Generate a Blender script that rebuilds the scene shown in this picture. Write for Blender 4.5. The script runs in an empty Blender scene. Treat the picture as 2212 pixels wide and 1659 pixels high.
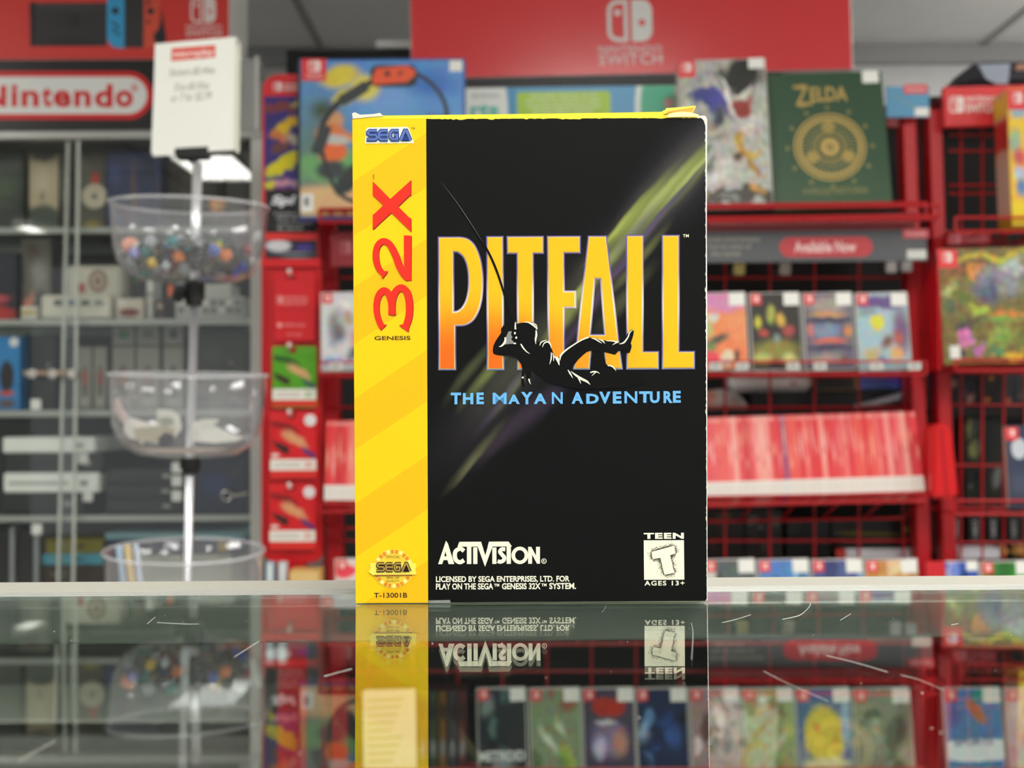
import bpy, bmesh, math, random
from mathutils import Vector, Matrix, Euler
from mathutils.geometry import tessellate_polygon

# ---------------------------------------------------------------- camera, world, exposure
SC = bpy.context.scene
COL = SC.collection
IW, IH, FPX = 2212.0, 1659.0, 2640.0
CAM_Z = 1.072
PITCH = math.atan((895 - IH / 2) / FPX)
ROLL = math.radians(-0.25)
CM = Matrix.Rotation(math.pi / 2 + PITCH, 3, 'X') @ Matrix.Rotation(ROLL, 3, 'Z')
cam_d = bpy.data.cameras.new('camera')
cam = bpy.data.objects.new('camera', cam_d)
COL.objects.link(cam)
cam.location = (0, 0, CAM_Z)
cam.rotation_euler = CM.to_euler()
cam_d.sensor_width = 36.0
cam_d.lens = FPX / IW * 36.0
cam_d.clip_start = 0.01
cam_d.clip_end = 60
cam_d.dof.use_dof = True
cam_d.dof.focus_distance = 0.466
cam_d.dof.aperture_fstop = 14.3
SC.camera = cam
SC.view_settings.view_transform = 'Standard'
SC.view_settings.look = 'None'
SC.view_settings.gamma = 1.0
SC.view_settings.use_curve_mapping = False
SC.view_settings.exposure = 0.27
SC.cycles.transparent_max_bounces = 24
wd = bpy.data.worlds.new('shop_world')
SC.world = wd
wd.use_nodes = True
wd.node_tree.nodes['Background'].inputs[0].default_value = (0.93, 0.97, 1.0, 1)
wd.node_tree.nodes['Background'].inputs[1].default_value = 0.5
LAMP_STRENGTH = 14.5

def P(px, py, Y):
    """the point at depth Y seen at pixel (px, py)"""
    d = CM @ Vector(((px - IW / 2) / FPX, -(py - IH / 2) / FPX, -1.0))
    d *= Y / d.y
    return Vector((d.x, d.y, d.z + CAM_Z))

# ---------------------------------------------------------------- materials
def lin(h):
    if isinstance(h, (tuple, list)):
        return (h[0], h[1], h[2], 1)
    h = h.lstrip('#')
    c = [int(h[i:i + 2], 16) / 255 for i in (0, 2, 4)]
    return tuple([x / 12.92 if x <= .04045 else ((x + .055) / 1.055) ** 2.4 for x in c] + [1])

MATS = {}
def mat(hexc, rough=.5, metal=0., spec=.5, noise=.04, scale=60., emit=None, bump=0.):
    key = (hexc, rough, metal, spec, noise, scale, emit, bump)
    if key in MATS:
        return MATS[key]
    m = bpy.data.materials.new('mat_' + str(hexc).strip('#'))
    m.use_nodes = True
    nt = m.node_tree
    b = nt.nodes['Principled BSDF']
    b.inputs['Roughness'].default_value = rough
    b.inputs['Metallic'].default_value = metal
    b.inputs['Specular IOR Level'].default_value = spec
    tc = nt.nodes.new('ShaderNodeTexCoord')
    nz = nt.nodes.new('ShaderNodeTexNoise')
    nz.inputs['Scale'].default_value = scale
    nt.links.new(tc.outputs['Object'], nz.inputs['Vector'])
    hs = nt.nodes.new('ShaderNodeHueSaturation')
    hs.inputs['Color'].default_value = lin(hexc)
    mr = nt.nodes.new('ShaderNodeMapRange')
    mr.inputs['To Min'].default_value = 1 - noise
    mr.inputs['To Max'].default_value = 1 + noise
    nt.links.new(nz.outputs['Fac'], mr.inputs['Value'])
    nt.links.new(mr.outputs['Result'], hs.inputs['Value'])
    nt.links.new(hs.outputs['Color'], b.inputs['Base Color'])
    if bump:
        bp = nt.nodes.new('ShaderNodeBump')
        bp.inputs['Strength'].default_value = bump
        bp.inputs['Distance'].default_value = .002
        nt.links.new(nz.outputs['Fac'], bp.inputs['Height'])
        nt.links.new(bp.outputs['Normal'], b.inputs['Normal'])
    if emit:
        b.inputs['Emission Color'].default_value = lin(hexc)
        b.inputs['Emission Strength'].default_value = emit
    MATS[key] = m
    return m

def glass(name, tint='#f4faf7', ior=1.5, rough=0.0, haze=0.0, hazecol='#d8dcd8'):
    """clear sheet or moulded plastic: straight transmission, Fresnel reflection on each face"""
    if name in MATS:
        return MATS[name]
    m = bpy.data.materials.new(name)
    m.use_nodes = True
    nt = m.node_tree
    nt.nodes.remove(nt.nodes['Principled BSDF'])
    out = nt.nodes['Material Output']
    tr = nt.nodes.new('ShaderNodeBsdfTransparent')
    tr.inputs[0].default_value = lin(tint)
    gl = nt.nodes.new('ShaderNodeBsdfGlossy')
    gl.inputs['Roughness'].default_value = rough
    gl.inputs['Color'].default_value = (1, 1, 1, 1)
    geo = nt.nodes.new('ShaderNodeNewGeometry')
    mr = nt.nodes.new('ShaderNodeMapRange')
    mr.inputs['To Min'].default_value = ior
    mr.inputs['To Max'].default_value = 1 / ior
    nt.links.new(geo.outputs['Backfacing'], mr.inputs['Value'])
    fr = nt.nodes.new('ShaderNodeFresnel')
    nt.links.new(mr.outputs['Result'], fr.inputs['IOR'])
    mx = nt.nodes.new('ShaderNodeMixShader')
    nt.links.new(fr.outputs[0], mx.inputs[0])
    nt.links.new(gl.outputs[0], mx.inputs[2])
    if haze:
        df = nt.nodes.new('ShaderNodeBsdfDiffuse')
        df.inputs[0].default_value = lin(hazecol)
        m2 = nt.nodes.new('ShaderNodeMixShader')
        m2.inputs[0].default_value = haze
        nt.links.new(tr.outputs[0], m2.inputs[1])
        nt.links.new(df.outputs[0], m2.inputs[2])
        nt.links.new(m2.outputs[0], mx.inputs[1])
    else:
        nt.links.new(tr.outputs[0], mx.inputs[1])
    nt.links.new(mx.outputs[0], out.inputs['Surface'])
    MATS[name] = m
    return m

def solid_glass(name, tint):
    if name in MATS:
        return MATS[name]
    m = bpy.data.materials.new(name)
    m.use_nodes = True
    nt = m.node_tree
    nt.nodes.remove(nt.nodes['Principled BSDF'])
    g = nt.nodes.new('ShaderNodeBsdfGlass')
    g.inputs['Roughness'].default_value = 0
    g.inputs['IOR'].default_value = 1.5
    g.inputs['Color'].default_value = lin(tint)
    nt.links.new(g.outputs[0], nt.nodes['Material Output'].inputs['Surface'])
    MATS[name] = m
    return m

def art(name, base, blobs=(), distort=.06, dscale=4., rough=.35, spec=.4, grain=.0, gscale=14., base2=None, mottle=0.):
    """printed picture: soft coloured patches on a ground, in the sheet's own 0..1 coordinates.
    blob = (u, v, ru, rv, angle, colour, softness[, opacity])"""
    m = bpy.data.materials.new('print_' + name)
    m.use_nodes = True
    nt = m.node_tree
    N, L = nt.nodes.new, nt.links.new
    b = nt.nodes['Principled BSDF']
    b.inputs['Roughness'].default_value = rough
    b.inputs['Specular IOR Level'].default_value = spec
    tc = N('ShaderNodeTexCoord')
    src = tc.outputs['Generated']
    if distort:
        nz = N('ShaderNodeTexNoise'); nz.inputs['Scale'].default_value = dscale
        nz.inputs['Detail'].default_value = 3
        L(src, nz.inputs['Vector'])
        s = N('ShaderNodeVectorMath'); s.operation = 'SUBTRACT'; s.inputs[1].default_value = (.5, .5, .5)
        L(nz.outputs['Color'], s.inputs[0])
        k = N('ShaderNodeVectorMath'); k.operation = 'MULTIPLY_ADD'
        k.inputs[1].default_value = (distort * 2,) * 3
        L(s.outputs[0], k.inputs[0]); L(src, k.inputs[2])
        vec = k.outputs[0]
    else:
        vec = src
    cur = None
    if base2:
        sx = N('ShaderNodeSeparateXYZ'); L(vec, sx.inputs[0])
        mx = N('ShaderNodeMix'); mx.data_type = 'RGBA'
        L(sx.outputs['Z'], mx.inputs[0])
        mx.inputs[6].default_value = lin(base); mx.inputs[7].default_value = lin(base2)
        cur = mx.outputs[2]
    for bl in blobs:
        u, v, ru, rv, ang, colr, soft = bl[:7]
        op = bl[7] if len(bl) > 7 else 1.
        s = N('ShaderNodeVectorMath'); s.operation = 'SUBTRACT'; s.inputs[1].default_value = (u, 0, v)
        L(vec, s.inputs[0])
        o = s.outputs[0]
        if ang:
            r = N('ShaderNodeVectorRotate'); r.rotation_type = 'Y_AXIS'
            r.inputs['Angle'].default_value = math.radians(ang)
            L(o, r.inputs['Vector']); o = r.outputs[0]
        q = N('ShaderNodeVectorMath'); q.operation = 'MULTIPLY'; q.inputs[1].default_value = (1 / ru, 0, 1 / rv)
        L(o, q.inputs[0])
        ln = N('ShaderNodeVectorMath'); ln.operation = 'LENGTH'; L(q.outputs[0], ln.inputs[0])
        mr = N('ShaderNodeMapRange'); mr.interpolation_type = 'SMOOTHSTEP'
        mr.inputs['From Min'].default_value = 1.0
        mr.inputs['From Max'].default_value = max(0., 1 - soft) - .001
        mr.inputs['To Max'].default_value = op
        L(ln.outputs['Value'], mr.inputs['Value'])
        mx = N('ShaderNodeMix'); mx.data_type = 'RGBA'
        L(mr.outputs['Result'], mx.inputs[0])
        if cur is None:
            mx.inputs[6].default_value = lin(base)
        else:
            L(cur, mx.inputs[6])
        mx.inputs[7].default_value = lin(colr)
        cur = mx.outputs[2]
    if mottle:
        n3 = N('ShaderNodeTexNoise'); n3.inputs['Scale'].default_value = 11; n3.inputs['Detail'].default_value = 5; n3.inputs['Distortion'].default_value = 1.2
        L(src, n3.inputs['Vector'])
        bc = N('ShaderNodeHueSaturation'); bc.inputs['Saturation'].default_value = 2.2
        L(n3.outputs['Color'], bc.inputs['Color'])
        ov = N('ShaderNodeMix'); ov.data_type = 'RGBA'; ov.blend_type = 'OVERLAY'; ov.inputs[0].default_value = mottle
        if cur is None:
            ov.inputs[6].default_value = lin(base)
        else:
            L(cur, ov.inputs[6])
        L(bc.outputs[0], ov.inputs[7])
        cur = ov.outputs[2]
    if grain:
        n2 = N('ShaderNodeTexNoise'); n2.inputs['Scale'].default_value = gscale; n2.inputs['Detail'].default_value = 4
        L(src, n2.inputs['Vector'])
        mr = N('ShaderNodeMapRange'); mr.inputs['From Min'].default_value = .3; mr.inputs['From Max'].default_value = .7
        mr.inputs['To Min'].default_value = 1 - grain; mr.inputs['To Max'].default_value = 1 + grain
        L(n2.outputs['Fac'], mr.inputs['Value'])
        hs = N('ShaderNodeHueSaturation')
        L(mr.outputs['Result'], hs.inputs['Value'])
        if cur is None:
            hs.inputs['Color'].default_value = lin(base)
        else:
            L(cur, hs.inputs['Color'])
        cur = hs.outputs[0]
    if cur is None:
        b.inputs['Base Color'].default_value = lin(base)
    else:
        L(cur, b.inputs['Base Color'])
    return m

def randart(name, pal, n=10, seed=1, distort=.12, grain=.12):
    r = random.Random(seed)
    bl = []
    for i in range(n):
        bl.append((r.uniform(.05, .95), r.uniform(.05, .95), r.uniform(.08, .3), r.uniform(.06, .22), r.uniform(-80, 80),
                   pal[1 + i % (len(pal) - 1)], r.uniform(.3, .9), r.uniform(.7, 1)))
    return art(name, pal[0], bl, distort=distort, dscale=5, grain=grain, mottle=.4)

# ---------------------------------------------------------------- meshes
def mesh_obj(name, bm, m, parent=None, loc=(0, 0, 0), rot=(0, 0, 0), smooth=False):
    me = bpy.data.meshes.new(name)
    bmesh.ops.recalc_face_normals(bm, faces=bm.faces) if smooth else None
    bm.to_mesh(me)
    bm.free()
    if smooth:
        for p in me.polygons:
            p.use_smooth = True
    me.materials.append(m)
    o = bpy.data.objects.new(name, me)
    COL.objects.link(o)
    o.parent = parent
    o.location = loc
    o.rotation_euler = rot
    return o

def box(bm, x0, x1, y0, y1, z0, z1, bev=0., seg=1):
    vs = [bm.verts.new((x, y, z)) for x in (x0, x1) for y in (y0, y1) for z in (z0, z1)]
    fs = [(0, 1, 3, 2), (4, 6, 7, 5), (0, 4, 5, 1), (2, 3, 7, 6), (0, 2, 6, 4), (1, 5, 7, 3)]
    fa = [bm.faces.new([vs[i] for i in f]) for f in fs]
    if bev:
        es = list({e for f in fa for e in f.edges})
        bmesh.ops.bevel(bm, geom=es, offset=bev, segments=seg, affect='EDGES', profile=.5)
    return bm

def nbox(*a, **k):
    return box(bmesh.new(), *a, **k)

def tube(bm, pts, r, n=6):
    """round bar through the points (r a number or a list)"""
    pts = [Vector(p) for p in pts]
    rings = []
    for i, p in enumerate(pts):
        a = pts[max(i - 1, 0)]
        b = pts[min(i + 1, len(pts) - 1)]
        t = (b - a).normalized()
        up = Vector((0, 0, 1)) if abs(t.z) < .9 else Vector((0, 1, 0))
        s = t.cross(up).normalized()
        w = s.cross(t)
        rr = r[i] if isinstance(r, (list, tuple)) else r
        rings.append([bm.verts.new(p + (s * math.cos(2 * math.pi * k / n) + w * math.sin(2 * math.pi * k / n)) * rr) for k in range(n)])
    for A, B in zip(rings, rings[1:]):
        for k in range(n):
            bm.faces.new((A[k], B[k], B[(k + 1) % n], A[(k + 1) % n]))
    bm.faces.new(rings[0])
    bm.faces.new(rings[-1][::-1])
    return bm

def lathe(bm, prof, n=48):
    rings = []
    for (r, z) in prof:
        if r < 1e-6:
            rings.append([bm.verts.new((0, 0, z))])
        else:
            rings.append([bm.verts.new((r * math.cos(2 * math.pi * k / n), r * math.sin(2 * math.pi * k / n), z)) for k in range(n)])
    for A, B in zip(rings, rings[1:]):
        for k in range(n):
            k2 = (k + 1) % n
            if len(A) == 1 and len(B) == 1:
                continue
            if len(A) == 1:
                bm.faces.new((A[0], B[k2], B[k]))
            elif len(B) == 1:
                bm.faces.new((A[k], A[k2], B[0]))
            else:
                bm.faces.new((A[k], A[k2], B[k2], B[k]))
    return bm

def smooth_path(pts, n=6):
    out = []
    for i in range(len(pts) - 1):
        p0 = Vector(pts[max(i - 1, 0)]); p1 = Vector(pts[i]); p2 = Vector(pts[i + 1]); p3 = Vector(pts[min(i + 2, len(pts) - 1)])
        for k in range(n):
            t = k / n
            out.append(.5 * ((2 * p1) + (p2 - p0) * t + (2 * p0 - 5 * p1 + 4 * p2 - p3) * t * t + (3 * p1 - p0 - 3 * p2 + p3) * t ** 3))
    out.append(Vector(pts[-1]))
    return out

def stroke(pts, w, smooth=True, n=6):
    """closed outline of a brush line; pts 2D, w a number or (start, ..., end) widths"""
    q = smooth_path([Vector((p[0], p[1])) for p in pts], n) if smooth else [Vector((p[0], p[1])) for p in pts]
    L, R = [], []
    for i, p in enumerate(q):
        a = q[max(i - 1, 0)]; b = q[min(i + 1, len(q) - 1)]
        t = (b - a).normalized()
        if not smooth and 0 < i < len(q) - 1:
            t1 = (p - a).normalized(); t2 = (b - p).normalized()
            t = (t1 + t2).normalized()
            k = 1 / max(.35, t.dot(t1))
        else:
            k = 1
        nn = Vector((-t.y, t.x))
        if isinstance(w, (tuple, list)):
            f = i / (len(q) - 1) * (len(w) - 1)
            j = min(int(f), len(w) - 2)
            ww = w[j] + (w[j + 1] - w[j]) * (f - j)
        else:
            ww = w
        L.append(p + nn * ww / 2 * k)
        R.append(p - nn * ww / 2 * k)
    return [tuple(v) for v in L + R[::-1]]

def offset_loop(loop, d):
    pts = [Vector((p[0], p[1])) for p in loop]
    n = len(pts)
    area = sum(pts[i].x * pts[(i + 1) % n].y - pts[(i + 1) % n].x * pts[i].y for i in range(n))
    sg = 1 if area > 0 else -1
    out = []
    for i in range(n):
        a, p, b = pts[i - 1], pts[i], pts[(i + 1) % n]
        t1 = (p - a); t2 = (b - p)
        if t1.length < 1e-9 or t2.length < 1e-9:
            out.append(p.copy()); continue
        t1.normalize(); t2.normalize()
        n1 = Vector((t1.y, -t1.x)) * sg; n2 = Vector((t2.y, -t2.x)) * sg
        m = n1 + n2
        if m.length < 1e-6:
            m = n1
        m.normalize()
        out.append(p + m * d / max(.4, m.dot(n1)))
    return [tuple(v) for v in out]

def ellipse(cx, cy, rx, ry=None, n=28, a0=0, a1=360):
    ry = rx if ry is None else ry
    full = abs(a1 - a0) >= 360
    return [(cx + rx * math.cos(math.radians(a0 + (a1 - a0) * i / (n if full else n - 1))),
             cy + ry * math.sin(math.radians(a0 + (a1 - a0) * i / (n if full else n - 1)))) for i in range(n)]

def rrect(x0, y0, x1, y1, r, n=5):
    x0, x1 = min(x0, x1), max(x0, x1); y0, y1 = min(y0, y1), max(y0, y1)
    if not isinstance(r, (tuple, list)):
        r = (r, r, r, r)
    out = []
    for (cx, cy, sx, sy, a, rr) in ((x1, y0, -1, 1, -90, r[0]), (x1, y1, -1, -1, 0, r[1]), (x0, y1, 1, -1, 90, r[2]), (x0, y0, 1, 1, 180, r[3])):
        if rr <= 0:
            out.append((cx, cy)); continue
        for i in range(n + 1):
            t = math.radians(a + 90 * i / n)
            out.append((cx + sx * rr + rr * math.cos(t), cy + sy * rr + rr * math.sin(t)))
    return out

def flat(bm, loops, fn, y):
    """fills the loops (first outer, rest holes); fn maps a 2D point to local (x, z)"""
    pl = [[Vector((*fn(*p), 0)) for p in lp] for lp in loops]
    tris = tessellate_polygon(pl)
    vs = [bm.verts.new((v.x, y, v.y)) for lp in pl for v in lp]
    for t in tris:
        a, b, c = (vs[i] for i in t)
        nn = (b.co - a.co).cross(c.co - a.co)
        if nn.length < 1e-16:
            continue
        try:
            bm.faces.new((a, b, c) if nn.y < 0 else (a, c, b))
        except ValueError:
            pass
    return bm

def slab(bm, loop, fn, y0, y1):
    """a plate with the loop's outline from depth y0 (front) to y1"""
    pl = [Vector((*fn(*p), 0)) for p in loop]
    A = [bm.verts.new((v.x, y0, v.y)) for v in pl]
    B = [bm.verts.new((v.x, y1, v.y)) for v in pl]
    bm.faces.new(A); bm.faces.new(B[::-1])
    n = len(pl)
    for i in range(n):
        bm.faces.new((A[i], B[i], B[(i + 1) % n], A[(i + 1) % n]))
    bmesh.ops.recalc_face_normals(bm, faces=bm.faces)
    return bm

ident = lambda x, y: (x, y)

def text_loops(bm, s, fn, x0, y0, x1, y1, y, bold=0., rot=0, shear=0., spacing=1., align='fit'):
    """lettering fitted into the rectangle (2D, y down when y1 > y0 means bottom), mapped by fn"""
    cu = bpy.data.curves.new('t', 'FONT')
    cu.body = s
    cu.offset = bold
    cu.shear = shear
    cu.space_character = spacing
    cu.resolution_u = 3
    ob = bpy.data.objects.new('t', cu)
    me = bpy.data.meshes.new_from_object(ob)
    co = [(v.co.x, v.co.y) for v in me.vertices]
    faces = [tuple(p.vertices) for p in me.polygons]
    bpy.data.objects.remove(ob); bpy.data.curves.remove(cu); bpy.data.meshes.remove(me)
    if not co:
        return bm
    mx0, mx1 = min(c[0] for c in co), max(c[0] for c in co)
    my0, my1 = min(c[1] for c in co), max(c[1] for c in co)
    vs = []
    for (a, b) in co:
        u = (a - mx0) / (mx1 - mx0 or 1); v = (b - my0) / (my1 - my0 or 1)
        if rot == 90:
            u, v = 1 - v, u
        X, Z = fn(x0 + (x1 - x0) * u, y1 + (y0 - y1) * v)
        vs.append(bm.verts.new((X, y, Z)))
    for f in faces:
        a, b, c = (vs[i].co for i in f[:3])
        nn = (b - a).cross(c - a)
        ids = [vs[i] for i in f]
        try:
            bm.faces.new(ids if nn.y < 0 else ids[::-1])
        except ValueError:
            pass
    return bm

# ---------------------------------------------------------------- things
LABELS = set()
def tag(o, label, cat, group=None, kind=None):
    o['label'] = label; o['category'] = cat
    if group: o['group'] = group
    if kind: o['kind'] = kind
    return o

def thing(name, label, cat, loc=(0, 0, 0), rot=(0, 0, 0), group=None):
    o = bpy.data.objects.new(name, None)
    o.empty_display_size = .02
    COL.objects.link(o)
    o.location = loc
    o.rotation_euler = rot
    return tag(o, label, cat, group)

def struct(name, bm, m):
    o = mesh_obj(name, bm, m)
    o['kind'] = 'structure'
    return o

class PB:
    """a box-shaped thing whose front covers a pixel rectangle at depth Y; bottom edge at its foot"""
    def __init__(s, name, label, cat, x0, y0, x1, y1, Y, d, roll=0, tilt=0, yaw=0, group=None):
        s.k = Y / FPX
        s.cx = (x0 + x1) / 2; s.y1 = y1
        s.w = (x1 - x0) * s.k; s.h = (y1 - y0) * s.k; s.d = d
        s.root = thing(name, label, cat, P(s.cx, y1, Y), (math.radians(tilt), math.radians(roll), math.radians(yaw)), group)
    def fn(s, px, py):
        return ((px - s.cx) * s.k, (s.y1 - py) * s.k)
    def body(s, m, name='carton', bev=.001, inset=0.):
        return mesh_obj(name, nbox(-s.w / 2, s.w / 2, 0, s.d, 0, s.h, bev=bev), m, s.root)
    def front(s, m, name='printed_front', x0=None, y0=None, x1=None, y1=None, y=-.0006, mg=0.):
        if x0 is None:
            X0, X1, Z0, Z1 = -s.w / 2 + mg, s.w / 2 - mg, mg, s.h - mg
        else:
            X0, Z1 = s.fn(x0, y0); X1, Z0 = s.fn(x1, y1)
        return mesh_obj(name, nbox(X0, X1, y, y + .0005, Z0, Z1), m, s.root)
    def mark(s, name, loopsets, m, y=-.0012, parent=None):
        bm = bmesh.new()
        for ls in loopsets:
            flat(bm, ls, s.fn, y)
        return mesh_obj(name, bm, m, parent or s.root)
    def text(s, name, rows, m, y=-.0014, bold=.01, parent=None, **kw):
        bm = bmesh.new()
        for (t, x0, y0, x1, y1) in rows:
            text_loops(bm, t, s.fn, x0, y0, x1, y1, y, bold=bold, **kw)
        return mesh_obj(name, bm, m, parent or s.root)

def switch_logo(x0, y0, x1, y1):
    """two-tone rounded console mark: outlined half and filled half"""
    w = x1 - x0; h = y1 - y0
    r = w * .24
    lx1 = x0 + w * .46; rx0 = x0 + w * .54
    t = w * .09
    left = [rrect(x0, y0, lx1, y1, (0, 0, r, r)), rrect(x0 + t, y0 + t, lx1 - t, y1 - t, (0, 0, r * .65, r * .65))]
    right = [rrect(rx0, y0, x1, y1, (r, r, 0, 0)), ellipse((rx0 + x1) / 2, y0 + h * .55, w * .075, n=14)]
    dot = [ellipse((x0 + lx1) / 2, y0 + h * .3, w * .075, n=14)]
    return [left, right, dot]

WHITE = lambda: mat('#f2f1ea', .5)
RED = lambda: mat('#d9262c', .4)

# ================================================================ room
CEIL = 2.43
BACK = 4.5
bm = nbox(-4.5, 4.5, -5, BACK + .1, -.1, 0)
struct('floor', bm, mat('#a8a6a0', .5, noise=.08, scale=8))
bm = nbox(-4.5, 4.5, -5, BACK + .1, CEIL, CEIL + .1)
ceiling = struct('ceiling', bm, mat('#e4e4e3', .8, noise=.05, scale=25))
struct('wall_back', nbox(-4.5, 4.5, BACK, BACK + .1, 0, CEIL), mat('#e0e0e0', .8, noise=.03, scale=10))
struct('wall_left', nbox(-4.5, -4.4, -5, BACK, 0, CEIL), mat('#b9bcbf', .8, noise=.03, scale=10))
struct('wall_right', nbox(4.4, 4.5, -5, BACK, 0, CEIL), mat('#b9bcbf', .8, noise=.03, scale=10))
# ceiling grid seams
bm = bmesh.new()
for k in range(-3, 4):
    box(bm, k * 1.22 + .52 - .012, k * 1.22 + .52 + .012, -5, BACK, CEIL - .006, CEIL - .0005)
for k in range(0, 7):
    box(bm, -4.4, 4.4, -4.3 + k * 1.22 - .012, -4.3 + k * 1.22 + .012, CEIL - .006, CEIL - .0005)
struct('trim_1', bm, mat('#9a9a9a', .6))
bm = bmesh.new()
box(bm, -4.4, 4.4, BACK - .03, BACK, CEIL - .07, CEIL)
struct('trim_2', bm, mat('#a5a5a5', .7))

lamp_frame = mat('#e8e8e6', .5)
lamp_glow = mat('#fffdf6', .5, noise=0., emit=LAMP_STRENGTH)
LAMPS = [(-1.59, -.40, .32, .66, 'over the near end of the counter, left of it'),
         (.35, -.95, .6, 1.2, 'behind and above the standing game box'),
         (2.2, -.7, .6, 1.2, 'above the shop floor right of the counter'),
         (-3.42, -2.5, .13, .3, 'farthest from the glass cabinet'),
         (.4, .25, .6, 1.2, 'above the aisle between counter and red racks'),
         (2.6, 1.4, .6, 1.2, 'above the right end of the red racks'),
         (-2.6, 1.35, .6, 1.2, 'above the glass cabinet aisle'),
         (1.95, 3.35, .3, .9, 'behind the red racks, hung low to brighten ceiling and wall')]
for (x, y, w, l, where) in LAMPS:
    t = thing('ceiling_light', 'white ceiling light panel ' + where, 'ceiling light', (x, y, CEIL), group='ceiling light panels')
    bm = bmesh.new()
    for (a, b, c, d) in ((-w / 2 - .03, -w / 2, -l / 2 - .03, l / 2 + .03), (w / 2, w / 2 + .03, -l / 2 - .03, l / 2 + .03),
                         (-w / 2, w / 2, -l / 2 - .03, -l / 2), (-w / 2, w / 2, l / 2, l / 2 + .03)):
        box(bm, a, b, c, d, -.03, -.0065)
    mesh_obj('frame', bm, lamp_frame, t)
    dr = .085 if y > 3 else .02  # unseen rear lamp shaped to hang lower, brightening ceiling and back wall
    mesh_obj('diffuser', nbox(-w / 2, w / 2, -l / 2, l / 2, -dr, -.0065, bev=.004), lamp_glow, t)

# ================================================================ glass counter
CT = 1.0
ALU = mat('#989994', .42, metal=.2, noise=.02)
ALU_W = mat('#95948b', .5, noise=.015, spec=.2)
YAW = math.radians(1.1)
counter = thing('display_counter', 'glass topped display counter with pale metal rear rail carrying the game box', 'counter',
                (0, .49, 0), (0, 0, YAW))
CW = 1.0
gt = mesh_obj('glass_top', nbox(-CW, CW, -.60, .004, CT - .006, CT), solid_glass('counter_glass', '#f7fbf8'), counter)
def px_top(px, py):
    """point on the glass under pixel (px, py), in the counter's frame"""
    d = P(px, py, 1.0) - Vector((0, 0, CAM_Z))
    t = (CT - CAM_Z) / d.z
    return Matrix.Rotation(-YAW, 3, 'Z') @ (Vector((0, 0, CAM_Z)) + d * t - Vector((0, .49, 0)))
bm = bmesh.new()
for pts, r in (([(1690, 1338), (1725, 1330), (1742, 1318), (1751, 1306), (1748, 1303)], .00010),
               ([(1560, 1345), (1590, 1338), (1622, 1328)], .00007), ([(1815, 1340), (1838, 1326)], .00008),
               ([(1785, 1416), (1850, 1432), (1918, 1452)], .00008), ([(1650, 1450), (1705, 1478), (1790, 1515)], .00006),
               ([(1945, 1458), (1990, 1470), (2040, 1492)], .00005), ([(340, 1345), (400, 1348), (430, 1348)], .00008),
               ([(318, 1348), (335, 1333)], .00009), ([(505, 1420), (560, 1385)], .00007), ([(2055, 1350), (2070, 1347)], .00007),
               ([(1493, 1346), (1497, 1368), (1494, 1425)], .00006), ([(1300, 1322), (1306, 1316), (1309, 1308)], .00006),
               ([(700, 1461), (760, 1445)], .00007), ([(40, 1645), (120, 1600)], .00005)):
    mesh_obj('scratch', tube(bmesh.new(), [px_top(*p) + Vector((0, 0, .00003)) for p in smooth_path([Vector(q) for q in pts], 5)], r * .7, 4), mat('#dfe2dc', .4), gt)
r2 = random.Random(4)
bm = bmesh.new()
for i in range(45):
    p = px_top(r2.uniform(20, 2190), r2.uniform(1308, 1640))
    s = r2.uniform(.00006, .00018)
    bmesh.ops.create_icosphere(bm, subdivisions=1, radius=s, matrix=Matrix.Translation(p + Vector((0, 0, s * .6))))
o = mesh_obj('dust_specks', bm, mat('#efefe8', .7), gt)
o['kind'] = 'stuff'
# rear rail: block under the glass edge, then ridges and a flat cap behind it
bm = bmesh.new()
box(bm, -CW, CW, -.0165, .048, CT - .0205, CT - .0062, bev=.0008)
rail = mesh_obj('rear_rail', bm, ALU, counter)
bm = bmesh.new()
box(bm, -CW, CW, .0045, .0225, CT - .0062, CT - .0016)
for y in (.0062, .0112, .0165, .0215):
    tube(bm, [(-CW, y, CT - .0014), (CW, y, CT - .0014)], .0009, 8)
mesh_obj('ridged_trim', bm, ALU, rail)
mesh_obj('rail_cap', nbox(-CW, CW, .0235, .052, CT - .0062, CT - .0006, bev=.0008), ALU_W, rail)
for sx in (-1, 1):
    mesh_obj('side_panel', nbox(sx * (CW - .008) - .004, sx * (CW - .008) + .004, -.58, -.02, .12, CT - .0062), glass('side_glass', '#eef6f1'), counter)
    for yy in (-.595, .02):
        mesh_obj('corner_post', nbox(sx * (CW - .012) - .012, sx * (CW - .012) + .012, yy - .012, yy + .012, .12, CT - .022), ALU, counter)
mesh_obj('front_pane', nbox(-CW + .026, CW - .026, -.595, -.589, .12, CT - .0062), glass('side_glass'), counter)
mesh_obj('base', nbox(-CW, CW, -.6, .05, 0, .12, bev=.004), mat('#77777a', .5), counter)
mesh_obj('inner_shelf', nbox(-CW + .026, CW - .026, -.58, -.04, .55, .556), glass('shelf_glass', '#dff0e8'), counter)

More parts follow.
